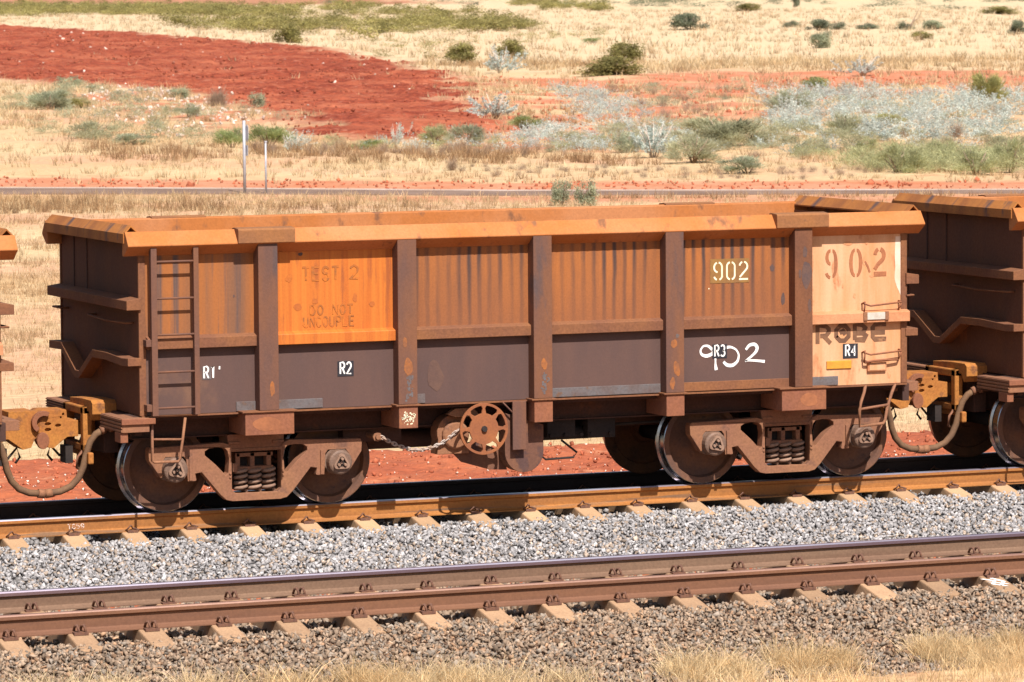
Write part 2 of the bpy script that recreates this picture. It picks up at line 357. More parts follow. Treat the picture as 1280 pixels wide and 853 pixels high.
ss = np.sign(ss) * (np.abs(ss) * .55 + .45 * np.abs(ss) ** 5)
Dg, Sg = np.meshgrid(ds, ss, indexing='ij')
Wd = np.interp(ds, [-3000, -120, 60, 1000, 3000], [3000, 220, 45, 330, 2600])[:, None]
Xg = CAM[0] + FH[0] * Dg + RH[0] * Sg * Wd; Yg = CAM[1] + FH[1] * Dg + RH[1] * Sg * Wd
cr, cp = cover(Xg, Yg)
amp = np.interp(Dg, [40, 70, 140, 300, 700], [0, .06, .14, .22, .5])
road_y = np.interp(Xg, [-60, -10, 19, 26.4, 33, 48, 80, 140], [140, 110.5, 90.4, 85.2, 79.8, 72.2, 54, 19])
amp = amp * np.clip((np.abs(Yg - road_y) - 3) / 14, .04, 1)
Zg = H(Xg, Yg) + (fbm(Xg / 3.5, Yg / 3.5, 77) - .5) * amp * 2
Zg = Zg + cr * np.interp(Dg, [120, 200, 400], [.18, .36, .7]) * (fbm(Xg / .9, Yg / 1.1, 55, 3) - .3)
nr, nc = Xg.shape; idx = np.arange(nr * nc).reshape(nr, nc)
Fq = np.stack([idx[:-1, :-1], idx[:-1, 1:], idx[1:, 1:], idx[1:, :-1]], -1).reshape(-1, 4)
def ground_mat():
    m, t, p = newmat('dry_plain_ground')
    v = _n(t, 'ShaderNodeTexCoord').outputs['Object']
    at = _n(t, 'ShaderNodeAttribute', attribute_name='tint'); sp = _n(t, 'ShaderNodeSeparateColor'); t.links.new(at.outputs[0], sp.inputs[0])
    straw = _mix(t, _ramp(t, _noise(t, v, .12, 6), .36, .64), (.52, .38, .215), (.465, .305, .16))
    straw = _mix(t, _ramp(t, _noise(t, v, .5, 5, off=(3, 9, 1)), .56, .70), straw, (.42, .235, .125))
    straw = _mix(t, _math(t, 'MULTIPLY', _ramp(t, _noise(t, v, .09, 5, off=(13, 9, 1)), .50, .62), .75), straw, (.50, .28, .17))
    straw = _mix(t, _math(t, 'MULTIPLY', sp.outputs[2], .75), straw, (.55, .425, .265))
    pink = _mix(t, _ramp(t, _noise(t, v, .5, 6), .38, .62), (.47, .215, .125), (.43, .148, .072))
    red = _mix(t, _ramp(t, _noise(t, v, .9, 8, .7, off=(5, 5, 5)), .42, .58), (.19, .038, .020), (.33, .074, .035))
    red = _mix(t, _math(t, 'MULTIPLY', _ramp(t, _noise(t, v, .12, 5, off=(8, 5, 1)), .45, .65), .7), red, (.46, .140, .068))
    red = _mix(t, _ramp(t, _noise(t, v, 2.6, 4, .7, off=(1, 4, 5)), .55, .66), red, (.15, .030, .018))
    red = _mix(t, _ramp(t, _noise(t, v, 1.4, 5, off=(2, 5, 8)), .58, .72), red, (.43, .16, .095))
    col = _mix(t, sp.outputs[1], straw, pink); col = _mix(t, sp.outputs[0], col, red)
    fn = _noise(t, v, 4.5, 4); g = _math(t, 'MULTIPLY_ADD', _ramp(t, fn, .2, .8), .5, .75)
    gm = _n(t, 'ShaderNodeCombineColor')
    for i in range(3): t.links.new(g, gm.inputs[i])
    col = _mix(t, 1.0, col, gm.outputs[0], 'MULTIPLY')
    t.links.new(col, p.inputs['Base Color']); p.inputs['Roughness'].default_value = .95; p.inputs['Specular IOR Level'].default_value = .1
    bn = _n(t, 'ShaderNodeBump'); bn.inputs['Strength'].default_value = .7; bn.inputs['Distance'].default_value = .12
    rough = _math(t, 'MULTIPLY', _math(t, 'MULTIPLY', _noise(t, v, .9, 6, .7, off=(1, 4, 5)), sp.outputs[0]), 5.0)
    t.links.new(_math(t, 'ADD', fn, rough), bn.inputs['Height']); t.links.new(bn.outputs[0], p.inputs['Normal'])
    return m
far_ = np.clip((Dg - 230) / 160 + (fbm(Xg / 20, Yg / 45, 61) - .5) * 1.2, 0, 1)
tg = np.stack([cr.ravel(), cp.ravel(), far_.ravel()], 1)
terrain = mesh_np('ground', np.stack([Xg, Yg, Zg], -1).reshape(-1, 3), Fq, ground_mat(), tg, smooth=True)
tag(terrain, 'dry straw coloured plain with red earth patches rising gently into the distance', kind='structure')

# red earth formation that carries the tracks
xs = np.arange(-30, 30.01, .12); ys = np.concatenate([np.arange(-5.6, 6, .1), np.arange(6, 26, .14)])
Xr, Yr = np.meshgrid(xs, ys, indexing='ij')
REDBED = [(-60, -6), (-60, 22), (-30, 15.5), (-8, 11.2), (-2.6, 9.9), (-.5, 9.6), (1.3, 9.3), (3.1, 9.1), (5.2, 8.6), (7.6, 8.4), (9.4, 8.6), (14, 8), (60, 7), (60, -6)]
Zr = -.50 + (fbm(Xr / .8, Yr / .8, 2) - .5) * .16 + (fbm(Xr / .22, Yr / .22, 12, 3) - .5) * .07
Zr = np.where(Yr < 1.2, -.555 + (Zr + .5) * .25, Zr)
Zr = np.where(Yr > 2.5, Zr - .34 * (1 - blur_in(Xr, Yr, REDBED, 1.3, 1.2, 8)), Zr)
nr, nc = Xr.shape; idx = np.arange(nr * nc).reshape(nr, nc)
Fr = np.stack([idx[:-1, :-1], idx[1:, :-1], idx[1:, 1:], idx[:-1, 1:]], -1).reshape(-1, 4)
tag(mesh_np('red_earth', np.stack([Xr, Yr, Zr], -1).reshape(-1, 3), Fr, M['redearth'], smooth=True), kind='structure')

# road across the plain: sealed strip with a pale far edge
RN = [(-60, 137), (-10, 107.5), (17.7, 87.8), (25.7, 83.3), (32.4, 78.3), (47.5, 71.2), (80, 53), (140, 18)]
RF = [(-60, 140.8), (-10, 111), (18.6, 91.0), (26.6, 85.5), (33.2, 80.2), (48.0, 72.2), (80.6, 54), (141, 19.4)]
def strip(name, A, B, zoff, m):
    V = []; Fs = []
    n = 12
    P = []
    for (a, a2), (b, b2) in zip(zip(A, A[1:]), zip(B, B[1:])):
        for i in range(n):
            t = i / n; P.append((a[0] + (a2[0] - a[0]) * t, a[1] + (a2[1] - a[1]) * t, b[0] + (b2[0] - b[0]) * t, b[1] + (b2[1] - b[1]) * t))
    for i, (ax, ay, bx, by) in enumerate(P):
        za = float(H(ax, ay)) + zoff; zb = float(H(bx, by)) + zoff + .02
        V += [(ax, ay, za - .5), (ax, ay, za), (bx, by, zb), (bx, by, zb - .5)]
        if i:
            o = 4 * i - 4
            Fs += [(o + j, o + j + 4, o + j + 5, o + j + 1) for j in range(3)]
    mb = MB(); mb.add(V, Fs); return mb.build(name, m)
tag(strip('road', RN, RF, .03, M['asphalt']), 'narrow sealed road crossing the plain behind the train', kind='structure')
RF2 = [(x + .12, y + .42) for x, y in RF]
tag(strip('road_shoulder', RF, RF2, .045, M['kerbline']), 'pale gravel shoulder along the far edge of the road', kind='structure')

# ------------------------------------------------------------------ ballast
def zA(Y):  # bed of the train's track (centre Y = 0)
    return np.interp(np.abs(Y), [0, .6, .85, 1.06, 1.3, 2.75, 3.2], [-.30, -.30, -.285, -.258, -.28, -.57, -.68])
YT2 = -6.906
def zB(Y):
    return np.interp(np.abs(Y - YT2), [0, .6, .85, 1.15, 1.35, 3.2, 4.2], [-.29, -.29, -.277, -.268, -.295, -.60, -.78])
def bed(name, y0, y1, fz, m, x0=-32, x1=32):
    xs = np.arange(x0, x1 + .01, .25); ys = np.arange(y0, y1 + .001, .1)
    X, Y = np.meshgrid(xs, ys, indexing='ij'); Z = fz(Y) - .03 + (fbm(X / .3, Y / .3, 4) - .5) * .05
    nr, nc = X.shape; idx = np.arange(nr * nc).reshape(nr, nc)
    Fb = np.stack([idx[:-1, :-1], idx[1:, :-1], idx[1:, 1:], idx[:-1, 1:]], -1).reshape(-1, 4)
    return tag(mesh_np(name, np.stack([X, Y, Z], -1).reshape(-1, 3), Fb, m, smooth=True), kind='structure')
bed('ballast_bed', -3.1, 3.1, zA, M['bed_grey'])
bed('ballast_bed', YT2 - 4.1, YT2 + 3.6, zB, M['bed_brown'])
CUBE = np.array([(x, y, z) for x in (-1, 1) for y in (-1, 1) for z in (-1, 1)], float)
CF = np.array([(0, 1, 3, 2), (4, 6, 7, 5), (0, 4, 5, 1), (2, 3, 7, 6), (0, 2, 6, 4), (1, 5, 7, 3)])
def randrot(n):
    q = rng.normal(size=(n, 4)); q /= np.linalg.norm(q, axis=1)[:, None]; a, b, c, d = q.T
    return np.stack([np.stack([1 - 2 * (c * c + d * d), 2 * (b * c - a * d), 2 * (b * d + a * c)], -1),
                     np.stack([2 * (b * c + a * d), 1 - 2 * (b * b + d * d), 2 * (c * d - a * b)], -1),
                     np.stack([2 * (b * d - a * c), 2 * (c * d + a * b), 1 - 2 * (b * b + c * c)], -1)], 1)
def stones(name, X, Y, Z, size, m, tint, label, flat=.55):
    n = len(X)
    L = CUBE[None] * rng.uniform(.45, 1.15, (n, 8, 3))
    L = L * np.stack([rng.uniform(.75, 1.25, n), rng.uniform(.6, 1.0, n), rng.uniform(flat * .7, flat * 1.3, n)], -1)[:, None, :]
    L = np.einsum('nij,nkj->nki', randrot(n), L) * (size * .55)[:, None, None]
    V = (L + np.stack([X, Y, Z], -1)[:, None, :]).reshape(-1, 3)
    Fs = (CF[None] + (np.arange(n) * 8)[:, None, None]).reshape(-1, 4)
    o = mesh_np(name, V, Fs, m, np.repeat(tint, 8, axis=0))
    return tag(o, label, kind='stuff')
def grey_tint(n):
    g = rng.choice([.55, .74, .9, 1.06, 1.25, 1.5], n, p=[.12, .22, .28, .22, .11, .05])[:, None] * rng.uniform(.85, 1.15, (n, 1))
    warm = rng.random((n, 1)) < .20
    return g * np.where(warm, np.array([[1.12, .92, .74]]), np.array([[1, .99, 1.0]]))
def brown_tint(n):
    g = rng.choice([.55, .8, 1.0, 1.2, 1.45], n, p=[.14, .26, .32, .2, .08])[:, None] * rng.uniform(.85, 1.15, (n, 1))
    k = rng.random((n, 1))
    return g * np.where(k < .15, np.array([[1.08, .92, .80]]), np.where(k < .36, np.array([[.86, .98, 1.12]]), np.array([[1., 1, 1]])))
nA = 38000; X = rng.uniform(-10, 8.5, nA); Y = -.86 - 1.85 * rng.random(nA) ** .95
stones('ballast_stones', X, Y, zA(Y) + rng.uniform(-.035, .012, nA), rng.uniform(.024, .056, nA), M['stone_grey'], grey_tint(nA), 'loose pale grey ballast stones beside the train', flat=.42)
nC = 5000; X = rng.uniform(-9, 9, nC); Y = rng.uniform(-.68, .68, nC)
stones('ballast_stones', X, Y, zA(Y) + rng.uniform(-.03, .012, nC), rng.uniform(.035, .065, nC), M['stone_grey'], grey_tint(nC) * .8, 'grey ballast stones between the rails under the wagons')  # tint lowered here to paint in shade beneath the wagons
nB = 56000; X = rng.uniform(-12, 6.5, nB); Y = YT2 - .86 - 2.55 * rng.random(nB) ** .9
stones('ballast_stones', X, Y, zB(Y) + rng.uniform(-.035, .012, nB), rng.uniform(.024, .054, nB), M['stone_brown'], brown_tint(nB), 'dusty brown ballast stones of the empty foreground track', flat=.34)
nB = 8000; X = rng.uniform(-11, 8, nB); Y = YT2 + rng.uniform(-.66, .66, nB)
stones('ballast_stones', X, Y, zB(Y) + rng.uniform(-.03, .02, nB), rng.uniform(.030, .06, nB), M['stone_brown'], brown_tint(nB), 'dusty brown ballast stones between the foreground rails')
nB = 4500; X = rng.uniform(-11, 8, nB); Y = YT2 + rng.uniform(.86, 3.0, nB)
stones('ballast_stones', X, Y, zB(Y) + rng.uniform(-.03, .012, nB), rng.uniform(.030, .06, nB), M['stone_brown'], brown_tint(nB), 'dusty brown ballast stones behind the foreground track')
# clods and pale chips on the red earth
def red_z(X, Y): return -.50 + (fbm(X / .8, Y / .8, 2) - .5) * .16
nR = 9000; X = rng.uniform(-16, 16, nR); Y = 2.4 + 17 * rng.random(nR) ** 1.3
ok = inpoly(X, Y + .5, REDBED); X, Y = X[ok], Y[ok]
sz = rng.uniform(.015, .055, len(X)) * np.where(rng.random(len(X)) < .05, 1.7, 1)
stones('earth_clods', X, Y, red_z(X, Y) + .005, sz, M['stone_red'], rng.uniform(.65, 1.3, (len(X), 1)) * np.ones((1, 3)), 'red clods lying on the earth behind the train', flat=.8)
nR = 2600; X = rng.uniform(-16, 16, nR); Y = 2.6 + 16 * rng.random(nR) ** 1.2
ok = inpoly(X, Y + .5, REDBED); X, Y = X[ok], Y[ok]
stones('pale_stones', X, Y, red_z(X, Y) + .02, rng.uniform(.010, .032, len(X)), M['stone_pale'], rng.uniform(.7, 1.4, (len(X), 1)) * np.ones((1, 3)), 'small pale stones scattered on the red earth behind the train')
def scatter(poly, n):
    P = np.array(poly); out = []
    while sum(len(o[0]) for o in out) < n:
        x = rng.uniform(P[:, 0].min(), P[:, 0].max(), 4 * n); y = rng.uniform(P[:, 1].min(), P[:, 1].max(), 4 * n)
        k = inpoly(x, y, poly); out.append((x[k], y[k]))
    x = np.concatenate([o[0] for o in out])[:n]; y = np.concatenate([o[1] for o in out])[:n]; return x, y
X, Y = scatter(RED, 5000); dd = (X - CAM[0]) * FH[0] + (Y - CAM[1]) * FH[1]
stones('earth_clods', X, Y, H(X, Y) + .06 + rng.uniform(-.05, .1, len(X)), rng.uniform(.05, .18, len(X)) * np.clip(dd / 260, .5, 1.6), M['stone_red'], rng.uniform(.5, 1.1, (len(X), 1)) * np.array([[.88, .74, .76]]), 'dark red clods on the bare earth mound at left', flat=.8)
X, Y = scatter(RED, 80); dd = (X - CAM[0]) * FH[0] + (Y - CAM[1]) * FH[1]
stones('pale_stones', X, Y, H(X, Y) + .16, rng.uniform(.06, .18, len(X)) * np.clip(dd / 230, .5, 1.6), M['stone_pale'], rng.uniform(.7, 1.3, (len(X), 1)) * np.ones((1, 3)), 'pale stones scattered over the red earth mound at left')
X, Y = scatter(PINKR, 900)
stones('earth_clods', X, Y, H(X, Y) + .02, rng.uniform(.06, .22, len(X)), M['stone_red'], rng.uniform(.8, 1.5, (len(X), 1)) * np.ones((1, 3)), 'red clods on the bare earth among the silver shrubs')
X, Y = scatter(BERM, 700)
stones('earth_clods', X, Y, H(X, Y) + .03, rng.uniform(.03, .10, len(X)) * np.where(rng.random(len(X)) < .03, 2.3, 1), M['stone_red'], rng.uniform(.7, 1.5, (len(X), 1)) * np.ones((1, 3)), 'red clods along the far side of the road')
X, Y = scatter(PINKL, 500)
stones('pale_stones', X, Y, H(X, Y) + .05, rng.uniform(.05, .25, len(X)), M['stone_pale'], rng.uniform(.7, 1.3, (len(X), 1)) * np.ones((1, 3)), 'pale rubble on the red slope left of the mound', flat=.4)

# ------------------------------------------------------------------ grass
def blades(B, D, wd, bend=.25):
    """tapered two-segment blades: base points, tip vectors, base widths"""
    n = len(B); side = np.cross(D, rng.normal(size=(n, 3))); side /= np.linalg.norm(side, axis=1)[:, None] + 1e-9
    s = side * wd[:, None] * .5
    mid = B + D * .55; drop = np.zeros((n, 3)); drop[:, 2] = -np.linalg.norm(D, axis=1) * bend * rng.random(n)
    tip = B + D + drop
    V = np.stack([B - s, B + s, mid - s * .7, mid + s * .7, tip], 1).reshape(-1, 3)
    o = (np.arange(n) * 5)[:, None]
    T = np.concatenate([o + np.array([[0, 1, 3]]), o + np.array([[0, 3, 2]]), o + np.array([[2, 3, 4]])], 1).reshape(-1, 3)
    return V, T
def tri_blades(B, D, wd):
    n = len(B); side = np.cross(D, rng.normal(size=(n, 3))); side /= np.linalg.norm(side, axis=1)[:, None] + 1e-9
    s = side * wd[:, None] * .5
    V = np.stack([B - s, B + s, B + D], 1).reshape(-1, 3); return V, np.arange(3 * n).reshape(-1, 3)
def grass(name, cx, cy, cz, hgt, rad, per, wid, m, label, lean=.5, tri=False, hue=None):
    n = len(cx); N = n * per
    ci = np.repeat(np.arange(n), per)
    a = rng.uniform(0, 2 * PI, N); r = rad[ci] * np.sqrt(rng.random(N))
    B = np.stack([cx[ci] + r * np.cos(a), cy[ci] + r * np.sin(a), cz[ci] - .01], -1)
    ln = hgt[ci] * rng.uniform(.5, 1.1, N); k = lean * rng.random(N)
    aa = a + rng.normal(0, 1.1, N)
    D = np.stack([ln * k * np.cos(aa), ln * k * np.sin(aa), ln], -1)
    V, T = (tri_blades if tri else blades)(B, D, wid * rng.uniform(.6, 1.3, N) * np.ones(N) if np.ndim(wid) == 0 else wid[ci] * rng.uniform(.6, 1.3, N))
    tn = (rng.uniform(.78, 1.2, n)[ci] * rng.uniform(.62, 1.3, N))[:, None] * (np.ones((1, 3)) if hue is None else hue[ci])
    return tag(mesh_np(name, V, T, m, np.repeat(tn, 3 if tri else 5, axis=0)), label, kind='stuff')
# foreground verge: clumps by the frame's lower edge
cl = [(-8.5, -9.1, .5, 60), (-7.76, -9.16, .45, 80), (-7.17, -9.26, .4, 80), (-6.44, -9.36, .4, 80), (-5.69, -9.42, .4, 80), (-4.98, -9.42, .3, 90), (-4.68, -9.58, .3, 90), (-4.24, -9.55, .3, 100), (-3.87, -9.72, .3, 70), (-3.28, -9.75, .3, 40),
      (-2.17, -9.73, .22, 100), (-1.77, -9.70, .25, 100), (-1.15, -9.70, .22, 110), (-.75, -9.72, .22, 80), (.27, -9.69, .22, 110), (.60, -9.72, .2, 90), (1.06, -9.71, .2, 120), (.61, -10.22, .35, 90), (.98, -10.1, .3, 90), (1.6, -9.8, .35, 90), (2.4, -9.9, .5, 90)]
cx = []; cy = []
for x, y, r, n in cl:
    m_ = int(n * 1.1); cx.append(rng.normal(x, r * .5, m_)); cy.append(y + np.abs(rng.normal(0, .22, m_)) * -1 + rng.normal(0, .09, m_))
cx = np.concatenate(cx); cy = np.concatenate(cy)
grass('dry_grass', cx, cy, zB(cy) - .02, rng.uniform(.10, .40, len(cx)) * rng.uniform(.6, 1, len(cx)), np.full(len(cx), .035), 13, .0052, M['blade'], 'pale dry grass clumps along the near edge of the ballast', lean=1.2)
nV = 4200; X = rng.uniform(-14, 6, nV); Y = -9.42 - .085 * (X + 6) - .25 - .5 * fbm(X / .6, X * 0 + 3., 6) - 3.0 * rng.random(nV)
zV = np.where(Y > -11, zB(Y), -.62); zV = np.maximum(zV, -.62)
grass('dry_grass', X, Y, zV, rng.uniform(.08, .28, nV), np.full(nV, .06), 8, .006, M['blade'], 'dry grass verge in front of the foreground track', lean=.9)
# plain grass between the train and the road, then beyond it
def plain(n, d0, d1, pw, hs, per, wid, seed, name, label, m, keep=None):
    u = rng.random(n); dd = (d0 ** pw + u * (d1 ** pw - d0 ** pw)) ** (1 / pw)
    ww = rng.uniform(-1, 1, n) * (dd * .128 + 2)
    X = CAM[0] + FH[0] * dd + RH[0] * ww; Y = CAM[1] + FH[1] * dd + RH[1] * ww
    r, p = cover(X, Y); q = fbm(X / 5, Y / 8, seed)
    k = (rng.random(n) > np.maximum(r * .985, p * .8)) & (rng.random(n) < np.clip((q - .30) * 4, .15, 1))
    # keep the road, the formation and the tracks clear
    k &= ~inpoly(X, Y - .3, REDBED)
    ry = np.interp(X, [a[0] for a in RN], [a[1] for a in RN]); k &= ~((Y > ry - .5) & (Y < ry + 7.0))
    if keep is not None: k &= keep(X, Y)
    X, Y, dd, q = X[k], Y[k], dd[k], q[k]
    sc_ = hs * np.clip(dd / 140, .8, 2.2) * rng.uniform(.6, 1.3, len(X))
    hue = np.where((fbm(X / 4, Y / 6, seed + 3) > .60)[:, None], np.array([[.80, .72, .68]]), np.array([[1., 1, 1]]))
    return grass(name, X, Y, H(X, Y) - .02, sc_, sc_ * .55, per, wid * np.clip(dd / 100, .6, 3), m, label, lean=.8, tri=True, hue=hue)
plain(15000, 52, 134, 2, .26, 11, .016, 3, 'plain_grass', 'pale dry grass between the train and the road', M['bladefar'])
plain(9000, 52, 95, 2, .22, 12, .012, 13, 'plain_grass', 'pale dry grass close behind the train', M['bladefar'])
plain(15000, 128, 330, 1.4, .27, 10, .020, 5, 'plain_grass', 'golden dry grass beyond the road', M['bladefar'])
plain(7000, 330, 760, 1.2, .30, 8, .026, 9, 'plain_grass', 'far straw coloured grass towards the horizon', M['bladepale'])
nW = 300; t = np.repeat(rng.random(60), 5) + rng.normal(0, .012, 300); X = 12 + 16 * t + rng.normal(0, .8, nW); Y = 84.5 - 10.5 * t + np.repeat(rng.normal(0, 2.2, 60), 5) + rng.normal(0, .2, 300) - 2.6
grass('dry_weeds', X, Y, H(X, Y), np.repeat(rng.uniform(.22, .60, 60), 5) * rng.uniform(.6, 1.1, 300), np.full(nW, .16), 14, .020, M['weed'], 'brown dry weeds standing in front of the road at left', lean=.5, tri=True)
nW = 160; X = rng.uniform(33, 50, nW); Y = 78.0 - (X - 33) * .45 + rng.normal(0, .5, nW) - 1.8
grass('dry_weeds', X, Y, H(X, Y), rng.uniform(.12, .32, nW), np.full(nW, .12), 9, .020, M['weed'], 'low dry weeds in front of the road at right', lean=.6, tri=True)
nW = 500; X = np.repeat(rng.uniform(30, 45, 100), 5) + rng.normal(0, .25, 500); Y = 112 - (X - 33) * .95 + np.repeat(rng.normal(0, 3.2, 100), 5) + rng.normal(0, .3, 500)
grass('dry_weeds', X, Y, H(X, Y), rng.uniform(.25, .65, nW), np.full(nW, .2), 12, .024, M['weed'], 'tangled brown weeds beyond the road below the mound', lean=.8, tri=True)

# ------------------------------------------------------------------ railway tracks
HEAD = [(-.036, -.012), (-.028, 0), (.028, 0), (.036, -.012)]
PROF = HEAD + [(.036, -.040), (.010, -.056), (.008, -.146), (.022, -.160), (.075, -.176), (.075, -.186), (-.075, -.186), (-.075, -.176), (-.022, -.160), (-.008, -.146), (-.010, -.056), (-.036, -.040)]
def make_rail(y, mats, parent):
    mb = MB(); n = len(PROF); xs = np.linspace(-40, 40, 41)
    vs = [(x, y + p[0], p[1]) for x in xs for p in PROF]
    fs = []; ms = []
    for i in range(len(xs) - 1):
        for j in range(n):
            a = i * n + j; b = i * n + (j + 1) % n
            mb.f.append((a, b, b + n, a + n)); mb.m.append(1 if j in (0, 1, 2) else (2 if j in (3, n - 1) else 0)); mb.s.append(False)
    mb.v = vs
    mb.f.append(tuple(range(n))); mb.m.append(0); mb.s.append(False)
    mb.f.append(tuple(reversed([len(vs) - n + j for j in range(n)]))); mb.m.append(0); mb.s.append(False)
    return mb.build('rail', mats, parent)
def sleeper_mesh(name, m):
    mb = MB(); prof = [(-1.25, -.275), (-.84, -.186), (-.60, -.186), (-.3, -.215), (.3, -.215), (.60, -.186), (.84, -.186), (1.25, -.275)]
    vs = []
    for y, z in prof: vs += [(-.135, y, -.42), (-.105, y, z), (.105, y, z), (.135, y, -.42)]
    fs = [(4 * i + j, 4 * i + (j + 1) % 4, 4 * i + 4 + (j + 1) % 4, 4 * i + 4 + j) for i in range(len(prof) - 1) for j in range(4)]
    fs += [(0, 1, 2, 3), tuple(4 * (len(prof) - 1) + j for j in (3, 2, 1, 0))]
    mb.add(vs, fs); o = mb.build(name, m, None, .012); return o
def clip_mb(y, kind):
    mb = MB(); s = -1
    if kind == 1:    # hooked spring clip seen from outside
        mb.tube([(-.06, y + s * .055, -.175), (-.05, y + s * .10, -.150), (-.02, y + s * .11, -.115), (.0, y + s * .08, -.125), (.02, y + s * .045, -.150), (.05, y + s * .06, -.155), (.075, y + s * .10, -.165)], .009, 6)
        mb.box(-.05, .06, y + s * .085, y + s * .12, -.19, -.165)
    else:            # twin looped clip
        for x in (-.030, .030):
            mb.tube([(x - .012, y + s * .05, -.165), (x - .012, y + s * .09, -.120), (x, y + s * .115, -.110), (x + .012, y + s * .125, -.150), (x + .012, y + s * .125, -.19)], .012, 6)
        mb.box(-.065, .065, y + s * .08, y + s * .15, -.195, -.170)
    return mb
def vary(m, lo, hi):
    t = m.node_tree; p = t.nodes['Principled BSDF']; src = p.inputs['Base Color'].links[0].from_socket
    oi = _n(t, 'ShaderNodeObjectInfo'); r = _math(t, 'MULTIPLY_ADD', oi.outputs['Random'], hi - lo, lo)
    gm = _n(t, 'ShaderNodeCombineColor')
    for i in range(3): t.links.new(r, gm.inputs[i])
    t.links.new(_mix(t, 1.0, src, gm.outputs[0], 'MULTIPLY'), p.inputs['Base Color'])
vary(M['sleeper'], .82, 1.1); vary(M['sleeper2'], .75, 1.12)
def make_track(name, yc, x0, sp, n, rm, rm2, sm, kind, label, cat):
    t = tag(empty(name, (0, yc, 0)), label, cat)
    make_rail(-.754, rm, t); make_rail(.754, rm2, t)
    proto = sleeper_mesh('sleeper', sm); proto.parent = t
    c1 = clip_mb(-.754, kind).build('rail_clip', M['clip'], proto); c2 = clip_mb(.754, kind).build('rail_clip', M['clip'], proto)
    for k in range(n):
        o = proto if k == 0 else copy_tree(proto, t)
        o.location = (x0 + sp * k + random.uniform(-.02, .02), random.uniform(-.015, .015), random.uniform(-.004, .004))
        o.rotation_euler = (random.uniform(-.004, .004), 0, random.uniform(-.02, .02))
    return t
trk1 = make_track('railway_track', 0, -5.56 - 5 * .633, .633, 30, [M['railrust'], M['railhead'], M['railrust']], [M['shaded_rail'], M['railhead'], M['shaded_rail']], M['sleeper'], 1, 'railway track with orange rusty rails carrying the ore wagons on grey ballast', 'railway track')
trk2 = make_track('railway_track', YT2, -7.57 - 6 * .634, .634, 28, [M['railrust3'], M['railhead2'], M['railrust3']], [M['railrust2'], M['railhead'], M['headside']], M['sleeper2'], 2, 'empty railway track with brown rails in the foreground on brown ballast', 'railway track')
# ------------------------------------------------------------------ lettering: strokes as thin ribbons
def arc(cx, cz, rx, rz, a0, a1, n=10):
    return [(cx + rx * math.cos(math.radians(a0 + (a1 - a0) * i / n)), cz + rz * math.sin(math.radians(a0 + (a1 - a0) * i / n))) for i in range(n + 1)]
G = {
 '0': [arc(.5, .72, .42, .28, 0, 180) + arc(.5, .28, .42, .28, 180, 360) + [(.92, .72)]],
 '1': [[(.28, .86), (.55, 1), (.55, 0)]],
 '2': [arc(.5, .72, .42, .28, 165, -35) + [(.06, 0), (.95, 0)]],
 '3': [arc(.46, .75, .40, .25, 150, -85) + arc(.46, .26, .44, .26, 85, -150)],
 '4': [[(.72, 0), (.72, 1), (.05, .32), (.98, .32)]],
 '5': [[(.9, 1), (.15, 1), (.1, .55)] + arc(.46, .32, .44, .32, 120, -150)],
 '8': [arc(.5, .75, .36, .25, -90, 270, 16), arc(.5, .25, .44, .26, -90, 270, 16)],
 '9': [arc(.5, .70, .42, .30, 0, 360, 18)[:-1] + [(.92, .70), (.92, .3)] + arc(.5, .28, .42, .28, 0, -160)],
 'R': [[(.08, 0), (.08, 1), (.55, 1)] + arc(.55, .75, .37, .25, 90, -90) + [(.08, .5)], [(.5, .5), (.95, 0)]],
 'T': [[(.0, 1), (1, 1)], [(.5, 1), (.5, 0)]], 'E': [[(.95, 1), (.08, 1), (.08, 0), (.95, 0)], [(.08, .52), (.8, .52)]],
 'S': [arc(.5, .75, .40, .25, 20, 250) + arc(.5, .25, .42, .26, 80, -160)],
 'D': [[(.08, 0), (.08, 1), (.45, 1)] + arc(.45, .5, .47, .5, 90, -90) + [(.08, 0)]], 'N': [[(.06, 0), (.06, 1), (.94, 0), (.94, 1)]],
 'U': [[(.08, 1), (.08, .3)] + arc(.5, .3, .42, .3, 180, 360) + [(.92, 1)]], 'C': [arc(.5, .5, .44, .5, 40, 320, 14)],
 'P': [[(.08, 0), (.08, 1), (.55, 1)] + arc(.55, .74, .37, .26, 90, -90) + [(.08, .48)]], 'L': [[(.1, 1), (.1, 0), (.9, 0)]],
 'O': [arc(.5, .5, .44, .5, 0, 360, 18)], "'": [[(.5, 1), (.45, .72)]],
}
_rk = [0]
def ribbon(mb, pts, wd, y, ends=0, th=.0015):
    _rk[0] += 1; y = y - (_rk[0] % 6) * .00022      # crossing strokes never share a plane
    P = [np.array(p, float) for p in pts]; n = len(P); V = []; fs = []
    for i in range(n):
        d = P[min(i + 1, n - 1)] - P[max(i - 1, 0)]; l = np.linalg.norm(d); d = d / (l or 1); nn = np.array([-d[1], d[0]])
        ww0 = wd[i] if isinstance(wd, (list, tuple, np.ndarray)) else wd
        ww = ww0 * .5
        # mitre
        if 0 < i < n - 1:
            d1 = P[i] - P[i - 1]; d1 /= np.linalg.norm(d1) or 1; c = abs(float(np.dot(d1, d))); ww = ww0 * .5 / max(c, .6)
        V += [(P[i][0] + nn[0] * ww, y, P[i][1] + nn[1] * ww), (P[i][0] - nn[0] * ww, y, P[i][1] - nn[1] * ww)]
    fs = [(2 * i, 2 * i + 1, 2 * i + 3, 2 * i + 2) for i in range(n - 1)]
    mb.add(V, fs)
def write(mb, s, x0, z0, wch, hch, gap, wd, y, skip=None):
    for i, ch in enumerate(s):
        if ch == ' ': continue
        for k, st in enumerate(G[ch]):
            if skip and (i, k) in skip: continue
            ribbon(mb, [(x0 + i * (wch + gap) + p[0] * wch, z0 + p[1] * hch) for p in st], wd, y)
    return mb
